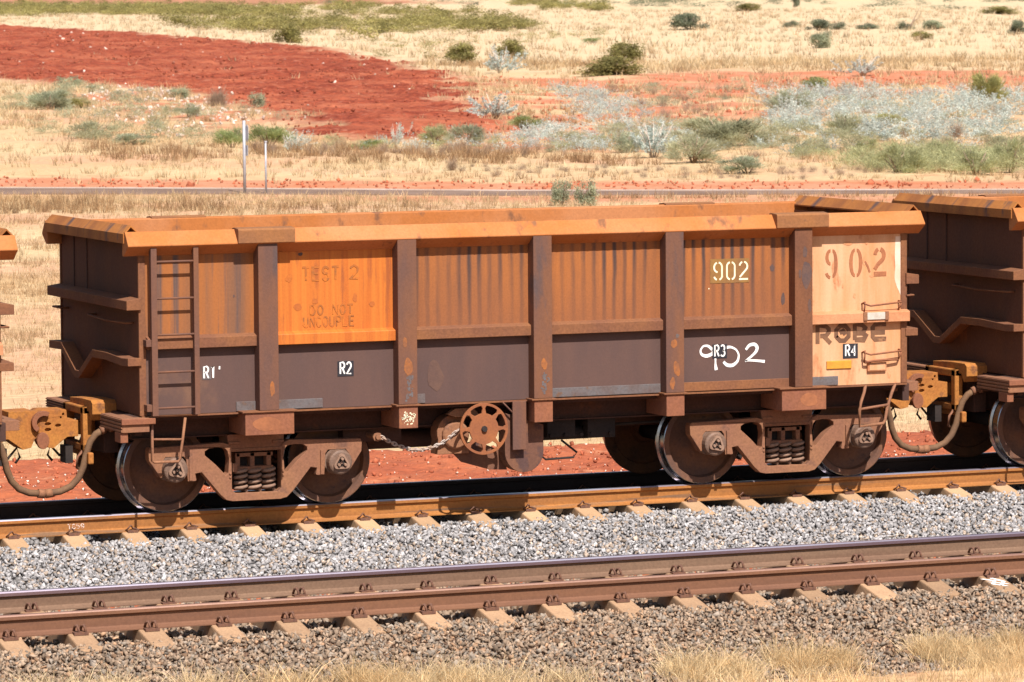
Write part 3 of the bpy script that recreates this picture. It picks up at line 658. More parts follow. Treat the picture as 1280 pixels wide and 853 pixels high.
def quad_patch(mb, x0, x1, z0, z1, y):
    mb.add([(x0, y, z0), (x1, y, z0), (x1, y, z1), (x0, y, z1)], [(0, 1, 2, 3)]); return mb

# ------------------------------------------------------------------ the ore wagon (own coordinates: centre over the rail top, X along the train)
W2 = 1.377
wag = empty('ore_wagon')
PX = [.013 + 1.521 * (i - 2) for i in range(5)]      # post centres
BAY = [(-4.30, PX[0] - .105)] + [(PX[i] + .105, PX[i + 1] - .105) for i in range(4)] + [(PX[4] + .105, 4.34)]
def sheet(x0, x1, z0, z1, y, th=.012, nx=24, nz=12, ribs=0, bulge=.0015, seed=0):
    """plate with slight dents, optional shallow ribs"""
    xs = np.linspace(x0, x1, nx * (4 if ribs else 1) + 1); zs = np.linspace(z0, z1, nz + 1)
    X, Z = np.meshgrid(xs, zs, indexing='ij')
    Y = y + (fbm(X * 2.2 + seed, Z * 2.2, seed, 3) - .5) * bulge * 2
    if ribs: Y = Y - ribs * np.abs(np.sin((X + 20.0) / .117 * PI)) ** .6
    nr, nc = X.shape; idx = np.arange(nr * nc).reshape(nr, nc)
    Fq = np.stack([idx[:-1, :-1], idx[1:, :-1], idx[1:, 1:], idx[:-1, 1:]], -1).reshape(-1, 4)
    V = np.stack([X, Y, Z], -1).reshape(-1, 3)
    mb = MB(); mb.v = [tuple(v) for v in V]; mb.f = [tuple(f) for f in Fq]; mb.m = [0] * len(Fq); mb.s = [True] * len(Fq)
    mb.box(x0, x1, y + .012, y + .012 + th, z0, z1)
    return mb
UM = ['bay0', 'orange', 'streak', 'streak', 'streak', 'cream']; LM = ['brown'] * 5 + ['cream']
ULAB = ['orange panel stained with dark vertical streaks behind the ladder', 'bright orange panel with faded lettering', None, None, None, 'pale cream panel with the big stencilled number']
for i, (a, b) in enumerate(BAY):
    o = sheet(a, b, 1.845, 2.72, -W2, ribs=.004 if UM[i] == 'streak' else 0, seed=i * 7).build('upper_panel', M[UM[i]], wag)
    if ULAB[i]: o['label'] = ULAB[i]
    o = sheet(a, b, 1.062, 1.75, -W2, seed=i * 7 + 3).build('lower_panel', M[LM[i]], wag)
    if i == 5: o['label'] = 'pale cream lower panel with dark lettering'
    xe = b if i < 5 else 4.375
    mb = MB(); mb.prism([(-W2 + .02, 1.875), (-1.452, 1.848), (-1.458, 1.842), (-1.458, 1.738), (-W2 + .02, 1.738)], a, xe, 'YZ')
    o = mb.build('mid_rail', M['creamrail' if i == 5 else ('orange' if i == 1 else 'rail_brown')], wag, .004)
# doubler strips along the foot of the panels
for x0, x1, k in [(-3.34, -3.13, 'greystrip'), (-2.905, -2.40, 'greystrip'), (-1.395, -1.265, 'greystrip'), (.125, 1.425, 'greystrip'), (1.645, 2.945, 'rail_brown'), (3.19, 3.535, 'greystrip')]:
    MB().box(x0, x1, -1.392, -W2 + .01, 1.068, 1.165).build('doubler_strip', M[k], wag, .004)
def post(x, mname):
    mb = MB()
    mb.prism([(x - .105, -W2 + .01), (x - .105, -1.532), (x + .105, -1.532), (x + .105, -W2 + .01), (x + .093, -W2 + .01), (x + .093, -1.520), (x - .093, -1.520), (x - .093, -W2 + .01)], 1.075, 2.795, 'XY')
    return mb.build('side_post', M[mname], wag, .006)
NEAR = []
for i, x in enumerate(PX): NEAR.append(post(x, 'postdark' if i == 4 else 'post'))
# foot plates and brackets under the posts
for i, x in enumerate(PX):
    wide = i in (0, 4); hw = .265 if wide else .105; xo = 0; yf = -1.535
    mb = MB(); mb.box(x + xo - hw - .035, x + xo + hw + .035, yf - .02, -.9, 1.058, 1.074); NEAR.append(mb.build('foot_plate', M['rail_brown'], wag, .003))
    mb = MB(); mb.box(x + xo - hw, x + xo + hw, yf, -1.0, .825, 1.057); NEAR.append(mb.build('bracket', M['bracket'], wag, .006))
# sill
mb = MB(); mb.box(-4.36, 4.36, -1.415, -W2 + .25, 1.042, 1.0575); NEAR.append(mb.build('sill_flange', M['rail_brown'], wag))
mb = MB(); mb.box(-4.34, 4.34, -.97, -.93, .80, 1.042); mb.box(-4.34, 4.34, -1.03, -.87, .785, .80); NEAR.append(mb.build('side_sill', M['under'], wag))
# side rim
mb = MB(); mb.prism([(-1.335, 2.925), (-1.43, 2.938), (-1.538, 2.803), (-1.538, 2.790), (-1.385, 2.688), (-1.335, 2.688)], -4.52, 4.52, 'YZ'); NEAR.append(mb.build('side_rim', M['rim'], wag, .005))
for a, b in ((-3.355, -2.742), (2.724, 3.343)):
    mb = MB(); mb.prism([(-1.36, 2.945), (-1.44, 2.955), (-1.552, 2.945), (-1.565, 2.93), (-1.565, 2.795), (-1.36, 2.795)], a, b, 'YZ'); NEAR.append(mb.build('rim_sleeve', M['sleeve'], wag, .006))
mb = MB(); mb.box(-4.34, 4.34, -1.352, -1.337, 1.07, 2.90); NEAR.append(mb.build('inner_wall', M['innerwall'], wag))
for o in NEAR:      # the far side carries the same posts, rim and sill
    c = copy_tree(o, wag); c.rotation_euler = (0, 0, PI)
mb = MB(); mb.box(-4.34, 4.34, W2 - .012, W2, 1.06, 2.75); mb.build('side_wall', M['streak'], wag)
mb = MB(); mb.box(-4.34, 4.34, -1.337, 1.337, 1.075, 1.15); mb.build('floor', M['innerwall'], wag)

# ends: built at -X, copied turned round for +X
END = []
mb = MB(); mb.box(-4.36, -4.342, -1.36, 1.36, 1.06, 2.84); END.append(mb.build('end_wall', M['end'], wag))
for y in (.878, .412):
    mb = MB(); mb.box(-4.368, -4.358, y - .012, y + .012, 2.26, 2.80); END.append(mb.build('weld_seam', M['under'], wag))
for s in (-1, 1):
    mb = MB(); mb.box(-4.372, -4.30, s * 1.392, s * 1.352, 1.06, 2.70); END.append(mb.build('corner_angle', M['rail_brown'], wag, .004))
mb = MB(); mb.prism([(-4.53, 2.82), (-4.53, 2.917), (-4.446, 3.002), (-4.345, 2.905), (-4.345, 2.89), (-4.446, 2.985), (-4.515, 2.908), (-4.515, 2.82)], -1.405, 1.405, 'XZ'); END.append(mb.build('end_rim', [M['endrim']], wag))
mb = MB(); mb.prism([(-4.352, 2.262), (-4.507, 2.238), (-4.507, 2.140), (-4.352, 2.140)], -1.42, 1.42, 'XZ'); END.append(mb.build('end_beam', M['rail_brown'], wag, .006))
top = [(1.405, 1.655), (.965, 1.665), (.45, 1.405), (.32, 1.405), (-.175, 1.662), (-.66, 1.668), (-1.2, 1.645), (-1.415, 1.655)]
poly = top + [(y + (.03 if k in (2,) else 0), z - .082) for k, (y, z) in reversed(list(enumerate(top)))]
mb = MB(); mb.prism(poly, -4.50, -4.352, 'YZ'); END.append(mb.build('chevron_beam', M['rail_brown'], wag, .005))
mb = MB(); mb.tube([(-4.36, .117, 2.008), (-4.45, .117, 2.008), (-4.45, -.5, 1.985), (-4.45, -1.19, 1.999), (-4.36, -1.19, 1.999)], .011); END.append(mb.build('end_handrail', M['rail_brown'], wag))
mb = MB(); mb.tube([(-4.36, 1.40, 2.015), (-4.45, 1.40, 2.015), (-4.45, 1.11, 2.016), (-4.36, 1.11, 2.016)], .011)
END.append(mb.build('end_handrail', M['rail_brown'], wag))
def ribbed_step(y0, y1, z0, z1, xf):
    mb = MB(); mb.box(xf + .012, -4.30, y0, y1, z0, z1)
    k = 4; h = (z1 - z0) / k
    for i in range(k): mb.box(xf, xf + .02, y0, y1, z0 + i * h + .004, z0 + (i + 1) * h - .008)
    return mb
END.append(ribbed_step(-1.475, -.75, .905, 1.048, -4.60).build('corner_step', M['cast'], wag, .003))
mb = MB(); mb.box(-4.60, -4.24, -1.50, -1.468, .985, 1.045); mb.box(-4.60, -4.52, -1.45, -1.25, .80, .905); END.append(mb.build('step_bracket', M['bracket'], wag, .006))
END.append(ribbed_step(.39, 1.23, .955, 1.058, -4.60).build('corner_step', M['cast'], wag, .003))
mb = MB(); mb.box(-4.42, -4.34, -1.35, 1.35, .86, 1.05); mb.box(-4.46, -4.30, -.42, .42, .60, 1.06); END.append(mb.build('headstock', M['under'], wag, .006))
mb = MB(); mb.prism([(-.55, 1.02), (-.55, 1.13), (-.50, 1.16), (-.18, 1.16), (.25, 1.14), (.25, 1.05), (-.2, 1.04), (-.42, 1.04), (-.48, .95)], -4.62, -4.36, 'YZ'); END.append(mb.build('striker_casting', M['yellowcast'], wag, .012))
# coupler
cf = [(-4.66, .93), (-4.775, .935), (-4.785, 1.045), (-5.045, 1.05), (-5.10, 1.02), (-5.12, .95), (-5.115, .80), (-5.055, .745), (-5.02, .665), (-4.93, .648), (-4.875, .690), (-4.80, .745), (-4.775, .762), (-4.66, .762)]
def oval(cx, cz, rx, rz, n=10): return [(cx + rx * math.cos(2 * PI * i / n), cz + rz * math.sin(2 * PI * i / n)) for i in range(n)]
mb = MB(); mb.prism([cf, oval(-4.985, .905, .036, .017), oval(-4.985, .845, .036, .019), oval(-4.875, .885, .034, .017), oval(-4.82, 1.0, .013, .016, 8), oval(-4.845, .965, .010, .012, 8)], -.17, -.135, 'XZ')
mb.prism(cf, -.13, .17, 'XZ'); mb.box(-4.80, -4.35, -.11, .11, .775, .915)
END.append(mb.build('coupler', M['yellowcast'], wag, .010)); cpl = END[-1]
kn = arc(-5.04, .925, .130, .118, 62, 232, 14) + arc(-5.04, .925, .078, .070, 232, 62, 10)
mb = MB(); mb.prism(kn, -.225, -.165, 'XZ')
k_ = mb.build('knuckle', M['bracket'], cpl, .008)
mb = MB(); mb.prism(arc(-5.05, .735, .066, .088, 0, 360, 16)[:-1], -.215, -.16, 'XZ'); mb.build('knuckle_lobe', M['bracket'], cpl, .008)
mb = MB()     # yoke frame round the shank
for z0, z1 in ((1.0, 1.085), (.62, .70)): mb.box(-4.665, -4.565, -.36, .36, z0, z1)
for s in (-1, 1): mb.box(-4.665, -4.565, s * .36, s * .26, .62, 1.085)
mb.box(-4.66, -4.60, -.52, -.36, .50, .62); mb.box(-4.64, -4.58, -.36, .36, .56, .62)
END.append(mb.build('coupler_carrier', M['yellowcast'], wag, .014))
mb = MB(); mb.tube([(-4.66, -.30, .62), (-4.72, -.33, .56), (-4.72, -.30, .45), (-4.66, -.26, .42), (-4.60, -.30, .50)], .016, 6)
END.append(mb.build('lever_bracket', M['cast'], wag)); mb = MB(); mb.box(-4.78, -4.70, -.1, .1, .48, .66); mb.tube([(-4.74, .05, .55), (-4.80, .05, .55), (-4.9, .05, .66), (-4.93, .05, .56), (-4.88, .05, .50)], .014, 6)
END.append(mb.build('release_lever', M['dark'], wag))
for q in (-1, 1):
    hp = [(q * x, y, z) for x, y, z in [(4.30, -.47, .86), (4.40, -.47, .868), (4.475, -.46, .850), (4.555, -.45, .805), (4.615, -.44, .725), (4.655, -.43, .60), (4.685, -.42, .47), (4.735, -.41, .355), (4.815, -.40, .27), (4.93, -.395, .222), (5.09, -.39, .205)]]
    mb = MB(); mb.tube(hp[2:], .036, 10); h_ = mb.build('brake_hose', M['hose'], wag)
    mb = MB(); mb.tube(hp[:4], .028, 8); mb.tube([(q * 4.46, -.462, .857), (q * 4.505, -.456, .838)], .046, 10); mb.tube([(q * 4.38, -.47, .868), (q * 4.42, -.468, .868)], .05, 8); mb.box(q * 4.46, q * 4.31, -.495, -.465, .885, .91); mb.build('hose_fitting', M['cast'], h_)
    mb = MB(); mb.tube([(q * 5.02, -.393, .212), (q * 5.09, -.39, .204)], .048, 8); mb.build('hose_coupling', M['cast'], h_)
for o in END:
    c = copy_tree(o, wag); c.rotation_euler = (0, 0, PI)

# ladder and stirrups
for a, b in ((-4.275, -4.212), (-3.822, -3.768)):
    mb = MB(); mb.box(a, b, -1.515, -1.503, 1.065, 2.79); mb.box(a, a + .008, -1.505, -1.45, 1.065, 2.79)
    mb.build('ladder_stile', M['post'], wag, .003)
for z in (1.14, 1.80):
    mb = MB(); mb.box(-4.33, -4.27, -1.50, -W2, z - .03, z + .04); mb.build('ladder_bracket', M['post'], wag, .003)
for z in (2.63, 2.256, 1.887, 1.508, 1.142):
    mb = MB(); mb.tube([(-4.26, -1.50, z), (-3.78, -1.50, z)], .012, 8); mb.build('ladder_rung', M['post'], wag)
mb = MB(); mb.tube([(-4.257, -1.43, 1.05), (-4.262, -1.43, .60), (-4.24, -1.43, .588), (-3.985, -1.43, .585), (-3.965, -1.43, .61), (-3.935, -1.43, .80), (-3.90, -1.42, 1.03)], .015, 8); mb.tube([(-4.255, -1.43, .822), (-3.935, -1.43, .808)], .012, 8)
mb.build('step_stirrup', M['cast'], wag)
mb = MB(); mb.tube([(3.86, -1.40, 1.05), (3.835, -1.42, .98), (3.775, -1.46, .88), (3.755, -1.47, .80), (3.755, -1.47, .615), (4.04, -1.47, .635), (4.07, -1.46, .67), (4.10, -1.45, .80), (4.16, -1.43, .95), (4.22, -1.40, 1.05)], .018, 8); mb.tube([(3.76, -1.47, .80), (4.11, -1.45, .835)], .015, 8)
mb.build('step_stirrup', M['cast'], wag)
# grab handles on the cream bay
for z, z2 in ((1.948, 1.845), (1.417, 1.30)):
    mb = MB(); mb.tube([(3.83, -W2, z - .01), (3.83, -1.45, z + .012), (3.82, -1.45, z - .005), (3.90, -1.45, z - .03), (4.15, -1.45, z - .01), (4.27, -1.45, z - .0), (4.275, -1.41, z + .01), (4.275, -W2, z + .01)], .010, 8)
    mb.tube([(3.83, -1.45, z - .01), (3.835, -1.42, z2)], .010, 8); mb.tube([(4.272, -1.45, z - .01), (4.25, -1.42, z2 + .02)], .010, 8)
    if z2 < 1.5: mb.tube([(3.84, -1.42, z2), (3.95, -1.44, z2 + .02), (4.1, -1.44, z2 + .025), (4.25, -1.42, z2 + .02)], .012, 8)
    mb.build('grab_handle', M['bracket'], wag)
mb = MB(); mb.box(3.885, 4.115, -1.41, -W2 + .01, 1.20, 1.30); mb.build('socket', M['creamrail'], wag, .008)
mb = MB(); mb.box(3.905, 4.095, -1.414, -1.409, 1.215, 1.285); mb.build('socket_plate', M['cream'], wag)

# underframe
mb = MB(); mb.box(-4.3, 4.3, -.33, .33, .62, 1.03); mb.box(-4.34, 4.34, -1.3, 1.3, 1.0, 1.04); mb.build('centre_sill', M['under'], wag)
mb = MB(); mb.box(.30, .62, -.95, -.4, .60, .80); mb.tube([(.25, -.75, .62), (.85, -.75, .62)], .07, 10); mb.box(.78, 1.10, -.92, -.5, .57, .79); mb.tube([(.9, -.7, .68), (2.1, -.7, .70)], .014, 6); mb.tube([(.25, -.9, .55), (.22, -.9, .42), (.30, -.9, .36), (.62, -.9, .37), (.66, -.9, .42), (.48, -.9, .56)], .012, 6)
for x in (.33, .5, .68, .8, 1.02): mb.tube([(x, -.96, .62), (x, -.99, .62)], .022, 6)
mb.build('brake_rigging', M['dark'], wag)
mb = MB(); mb.tube([(-1.9, -.55, .62), (-.9, -.55, .62)], .10, 12); mb.box(-2.0, -1.35, -.9, -.6, .64, .78); mb.build('air_reservoir', M['under'], wag)
# handbrake
hwc = (-.64, .777); RW = .272
holes = []
for k in range(8):
    a0 = 45 * k + 4; a1 = a0 + 37
    holes.append(arc(hwc[0], hwc[1], RW * .90, RW * .90, a0 + 3, a1 - 3, 6) + arc(hwc[0], hwc[1], RW * .80, RW * .80, a1 + .5, a1 + .5, 1)[:1] + arc(hwc[0], hwc[1], RW * .60, RW * .60, a1 - 5, a0 + 5, 4) + arc(hwc[0], hwc[1], RW * .80, RW * .80, a0 - .5, a0 - .5, 1)[:1])
mb = MB(); mb.prism([arc(hwc[0], hwc[1], RW, RW, 0, 360, 48)[:-1]] + holes + [oval(hwc[0], hwc[1], .028, .028, 12)], -1.475, -1.45, 'XZ')
hw_ = mb.build('handwheel', M['handwheel'], wag, .006)
mb = MB(); mb.tube([(hwc[0], -1.50, hwc[1]), (hwc[0], -1.0, hwc[1])], .03, 10); mb.tube([(hwc[0], -1.49, hwc[1]), (hwc[0], -1.48, hwc[1])], .034, 8)
mb.build('handwheel_shaft', M['dark'], hw_)
mb = MB(); g_ = arc(-.86, .72, .20, .20, 60, 200, 10) + [(-1.06, .50), (-.70, .50)]
mb.prism(g_, -1.20, -1.0, 'XZ'); mb.lathe([(0, -.02), (.13, -.02), (.15, 0), (.15, .2)], (-.86, -1.23, .70), 20)
mb.prism([(-.98, .93), (-.90, .985), (-.70, .99), (-.62, .92), (-.64, .80), (-.72, .90), (-.90, .90)], -1.30, -1.22, 'XZ'); mb.build('brake_gearbox', M['cast'], wag, .01)
mb = MB(); mb.prism(arc(-.13, .50, .22, .215, 180, 360, 16) + [(.09, .78), (-.35, .92)], -1.34, -1.16, 'XZ'); mb.prism([(-.9, .55), (-.75, .40), (-.45, .31), (-.25, .30), (-.3, .5), (-.6, .62)], -1.15, -1.08, 'XZ'); mb.build('brake_guard', M['guard'], wag, .012)
mb = MB(); mb.box(-.295, -.14, -1.425, -1.40, .535, 1.045); mb.tube([(-.40, -1.41, 1.04), (-.29, -1.41, .93)], .01, 6); mb.build('brake_plate', M['post'], wag, .004)
# chain: real links along a sagging path
cpts = [(-1.69, -1.2, .715), (-1.60, -1.2, .665), (-1.48, -1.2, .607), (-1.36, -1.2, .567), (-1.25, -1.2, .558), (-1.13, -1.21, .578), (-1.02, -1.23, .622), (-.93, -1.25, .69), (-.85, -1.27, .76)]
mb = MB(); seg = []
for a, b in zip(cpts, cpts[1:]):
    for k in range(3):
        t = (k + .5) / 3; seg.append((np.array(a) + (np.array(b) - a) * t, np.array(b) - np.array(a)))
for i, (p, d) in enumerate(seg):
    d = d / np.linalg.norm(d); u = np.array([0, 1, 0.]) if i % 2 else np.cross(d, [0, 1, 0]); L, wv = .034, .017
    mb.tube([tuple(p + d * (L * math.cos(t)) + u * (wv * math.sin(t))) for t in [2 * PI * j / 10 for j in range(10)]], .0080, 5, closed=True)
mb.build('brake_chain', M['chain'], wag)
mb = MB(); mb.lathe([(0, -.05), (.028, -.05), (.028, -.02), (.05, -.02), (.05, 0), (.03, 0), (.03, .3)], (-1.72, -1.16, .715), 8); mb.build('chain_anchor', M['cast'], wag)

# ------------------------------------------------------------------ bogies
def make_bogie():
    mb = MB(); mb.box(-.22, .22, -.86, .86, .42, .70)
    b = mb.build('bogie', M['dark'], wag, .01); b.location = (-3.032, 0, 0)
    half = [(0, .112), (.27, .112), (.33, .125), (.40, .19), (.595, .425), (.665, .415), (.652, .35), (.66, .338), (.745, .338), (.755, .46), (.76, .56), (.79, .60), (.98, .60), (1.012, .56), (1.012, .40), (1.035, .385), (1.16, .57), (1.165, .665), (1.15, .70), (.80, .708), (.36, .722), (.30, .70), (.278, .672), (.262, .655), (0, .655)]
    half = [p for p in half]
    left = [(-x, z) for x, z in reversed(half) if x > 0]
    outline = half[:-1] + [(-x, z) for x, z in reversed(half[1:-1])]
    tri = [(.295, .55), (.312, .63), (.34, .662), (.42, .674), (.51, .668), (.558, .64), (.56, .60), (.44, .495), (.335, .385), (.308, .405)]
    win = [(.225, .19), (.268, .225), (.27, .62), (.24, .635), (-.24, .635), (-.27, .62), (-.268, .225), (-.225, .19)]
    for s in (-1, 1):
        mb = MB(); mb.prism([outline, tri, [(-x, z) for x, z in reversed(tri)], win], s * 1.105, s * .98, 'XZ')
        # raised edge rib along the lower chord and pedestal pads
        for q in (-1, 1):
            mb.prism([(q * .30, .60), (q * .285, .56), (q * .29, .655)], s * 1.115, s * 1.10, 'XZ')
            mb.box(q * .70, q * .735, s * 1.125, s * .99, .345, .60)
            for dx, dz in ((.262, .40), (.262, .36)): mb.tube([(q * (dx + .025), s * 1.10, dz), (q * (dx + .025), s * 1.118, dz)], .013, 8)
            mb.box(q * .18, q * .30, s * 1.112, s * .99, .70, .725)
        mb.prism([(-.30, .66), (-.26, .62), (.26, .62), (.30, .66), (.31, .80), (-.31, .80)], s * 1.095, s * .80, 'XZ')
        mb.build('side_frame', M['cast'], b, .016)
        mb = MB(); mb.box(-.20, .20, s * 1.065, s * .9, .42, .46); mb.box(-.20, .20, s * 1.05, s * .9, .56, .60)
        for x in (-.19, -.03, .15): mb.box(x - .02, x + .03, s * 1.05, s * .9, .44, .60)
        mb.box(-.255, -.205, s * 1.10, s * 1.03, .41, .50)
        mb.build('bolster_end', M['cast'], b, .005)
        mb = MB(); mb.box(-.16, .16, s * .95, s * .78, .20, .62); mb.build('friction_wedge', M['dark'], b)
        for x in (-.152, 0, .152):
            mb = MB(); n = 4 * 12
            mb.tube([(x + .062 * math.cos(2 * PI * i / 12), s * 1.035 + .062 * math.sin(2 * PI * i / 12), .205 + .225 * i / n) for i in range(n + 1)], .0185, 6)
            mb.build('spring', M['spring'], b)
        for ax in (-.897, .897):
            mb = MB()
            mb.prism(arc(ax, .468, .150, .150, -20, 200, 14) + [(ax - .10, .36), (ax + .10, .36)], s * 1.10, s * .98, 'XZ')
            mb.lathe([(0, 0), (.108, 0), (.128, s * -.014), (.130, s * -.10), (.135, s * -.22)], (ax, s * 1.20, .468), 24)
            mb.build('axle_box', M['box'], b, .008)
            mb = MB(); yy = s * 1.20
            rot = {-1: 200, 1: 90}[1 if ax > 0 else -1]
            tr = []
            for k in range(3): tr += arc(ax + .058 * math.cos(math.radians(rot + 120 * k)), .468 + .058 * math.sin(math.radians(rot + 120 * k)), .036, .036, rot + 120 * k - 60, rot + 120 * k + 60, 5)
            tin = [(ax + (p[0] - ax) * .68, .468 + (p[1] - .468) * .68) for p in tr]
            mb.prism([tr, tin], yy - s * .01, yy + s * .030, 'XZ'); mb.prism(tin, yy - s * .01, yy + s * .004, 'XZ', 1)
            for k in range(3):
                c = (ax + .040 * math.cos(math.radians(rot + 120 * k)), .468 + .040 * math.sin(math.radians(rot + 120 * k)))
                mb.tube([(c[0], yy + s * .012, c[1]), (c[0], yy + s * .05, c[1])], .016, 8)
            mb.tube([(ax, yy + s * .012, .468), (ax, yy + s * .022, .468)], .015, 8)
            mb.build('axle_cap', [M['spring'], M['dark']], b, .003)
    for ax in (-.897, .897):
        for s in (-1, 1):
            prof = [(0.02, -.93), (.10, -.93), (.115, -.90), (.135, -.80), (.18, -.762), (.33, -.742), (.372, -.765), (.388, -.828), (.448, -.832), (.456, -.826), (.46, -.755), (.466, -.722), (.492, -.712), (.494, -.694), (.482, -.684), (.385, -.684), (.37, -.71), (.15, -.72), (.13, -.66), (.02, -.66)]
            mt = [0] * (len(prof) - 1)
            for j in (8, 9, 10, 11, 12): mt[j] = 1
            mb = MB(); mb.lathe([(r, y if s < 0 else -y) for r, y in prof], (ax, 0, .462), 56, mt, smooth=True)
            o = mb.build('wheel', [M['wheel'], M['steel']], b)
            o.data.set_sharp_from_angle(angle=math.radians(38))
        MB().tube([(ax, -.7, .462), (ax, .7, .462)], .085, 14).build('axle', M['dark'], b)
        mb = MB(); mb.box(ax - (.62 if ax < 0 else -.52), ax - (.52 if ax < 0 else -.62), -.9, .9, .28, .40) if False else mb.box(ax * .46 - .05, ax * .46 + .05, -.78, .78, .30, .40)
        q = 1 if ax < 0 else -1
        for s in (-1, 1): mb.prism(arc(ax, .462, .535, .535, -25 if q > 0 else 205, 5 if q > 0 else 175, 5) + arc(ax, .462, .475, .475, 5 if q > 0 else 175, -25 if q > 0 else 205, 5), s * .80, s * .72, 'XZ')
        mb.build('brake_beam', M['dark'], b)  # black colour stands in for shade behind the side frames
    return b
bog = make_bogie()
b2 = copy_tree(bog, wag); b2.location = (3.062, 0, 0)

# the neighbours in the train, then the markings of the middle wagon only
PITCH = 10.18
wl = copy_tree(wag); wl.location = (-PITCH - .008, 0, 0); wr = copy_tree(wag); wr.location = (PITCH, 0, 0)
GRP = 'ore wagons coupled in the train'
tag(wag, 'whole rusty ore wagon in the middle marked 902 with an orange panel', 'ore wagon', GRP)
tag(wl, 'ore wagon cut off by the left edge with only its rim end showing', 'ore wagon', GRP)
tag(wr, 'ore wagon cut off at the right edge behind the cream end bay', 'ore wagon', GRP)

YD = -W2 - .0035
def mark(mb, name, m, label=None):
    o = mb.build(name, M[m], wag)
    if label: o['label'] = label
    return o
mark(quad_patch(MB(), 2.015, 2.475, 2.215, 2.475, YD - .0035), 'paint_patch', 'olive', 'olive patch behind the small number')
def stencil902(x0s, z0, wc, hc, wd, y):
    mb = MB()
    for ch, x0 in zip('902', x0s):
        T = lambda pts: [(x0 + p[0] * wc, z0 + p[1] * hc) for p in pts]
        if ch == '9':
            for st in (arc(.5, .72, .44, .28, 80, -2) + [(.94, .22)] + arc(.5, .22, .44, .22, 0, -70), arc(.5, .72, .44, .28, 108, 180) + arc(.5, .70, .44, .26, 180, 262), arc(.5, .22, .44, .22, 250, 190)): ribbon(mb, T(st), wd, y)
        elif ch == '0':
            for st in (arc(.5, .76, .44, .24, 75, 0) + arc(.5, .24, .44, .24, 0, -75), arc(.5, .76, .44, .24, 105, 180) + arc(.5, .24, .44, .24, 180, 255)): ribbon(mb, T(st), wd, y)
        else:
            for st in (arc(.5, .74, .44, .26, 80, -40) + [(.08, .12)], arc(.5, .74, .44, .26, 108, 170), [(0, 0), (1, 0)]): ribbon(mb, T(st), wd, y)
    return mb
mark(stencil902((2.055, 2.205, 2.355), 2.252, .105, .185, .019, YD - .0050), 'stencil_number', 'creamtext', 'small cream stencilled 902')
def big902():
    mb = MB(); y = YD; h = .31; z0 = 2.233
    def lune(x, zc, w_, h_, s, t0):     # half of a thick stencilled oval
        out = arc(x + s * .012, zc, w_, h_, 90, 90 - 180 * s, 14) if s > 0 else arc(x - .012, zc, w_, h_, 90, 270, 14)
        inn = arc(x + s * .012, zc, w_ - t0, h_ - .035, 90 - 180 * s, 90, 14) if s > 0 else arc(x - .012, zc, w_ - t0, h_ - .035, 270, 90, 14)
        V = [(p[0], y, p[1]) for p in out + inn]; n = len(out)
        mb.add(V, [(i, i + 1, 2 * n - 2 - i, 2 * n - 1 - i) for i in range(n - 1)])
    lune(3.463, 2.388, .062, .155, 1, .040); lune(3.463, 2.455, .062, .088, -1, .038)
    ribbon(mb, arc(3.455, 2.31, .058, .075, 200, 262, 6), .032, y)
    lune(3.756, 2.388, .068, .155, 1, .042); lune(3.756, 2.388, .068, .155, -1, .042)
    ribbon(mb, arc(4.045, 2.462, .052, .066, 80, -45, 8) + [(4.02, 2.36), (3.985, 2.31)], .044, y); ribbon(mb, arc(4.045, 2.462, .055, .07, 110, 175, 5), .04, y)
    ribbon(mb, [(3.975, 2.258), (4.125, 2.258)], .05, y)
    return mb
mark(big902(), 'stencil_number', 'bignum', 'big brown stencilled 902 on the cream panel')
mb = MB(); zz = np.linspace(1.98, 2.66, 24); xl = [4.325 - .095 * (1 if z > 2.2 else max(.15, (z - 1.96) / .24)) * (.85 + .3 * float(vnoise(np.array([z * 9]), np.array([2.]), 3)[0])) for z in zz]
mb.add([(a, YD + .002, z) for a, z in zip(xl, zz)] + [(4.335, YD + .002, z) for z in zz], [(i, i + 24, i + 25, i + 1) for i in range(23)]); mark(mb, 'pale_stain', 'palestain', 'whitish stain down the edge of the cream panel')
def blob(x, z, rx, rz, y, seed, n=18):
    r_ = random.Random(seed); ph = [r_.uniform(.65, 1.2) for _ in range(n)]
    ph = [(ph[i - 1] + ph[i] * 2 + ph[(i + 1) % n]) / 4 for i in range(n)]
    mb = MB(); mb.add([(x, y, z)] + [(x + rx * ph[i] * math.cos(2 * PI * i / n), y, z + rz * ph[i] * math.sin(2 * PI * i / n)) for i in range(n)], [(0, i + 1, (i + 1) % n + 1) for i in range(n)]); return mb
for k, (x, z, rx, rz, m_) in enumerate([(-1.507, 1.47, .045, .10, 'rustspot'), (-1.54, 1.72, .025, .06, 'rustspot'), (.02, 1.44, .035, .06, 'rustspot'), (1.52, 1.60, .04, .05, 'rustspot'), (1.55, 1.33, .04, .09, 'rustspot'), (1.50, 1.17, .03, .07, 'rustspot'), (1.56, 1.68, .02, .025, 'greystrip'), (-3.0, 1.30, .03, .09, 'rustspot'),
                                        (3.09, 2.28, .065, .17, 'darkspot'), (3.01, 2.30, .02, .05, 'darkspot'), (3.07, 2.53, .03, .06, 'darkspot'), (3.12, 1.95, .02, .08, 'darkspot')]):
    mark(blob(x, z, rx, rz, -1.5335, k), 'rust_patch' if m_ == 'rustspot' else 'dark_stain', m_)
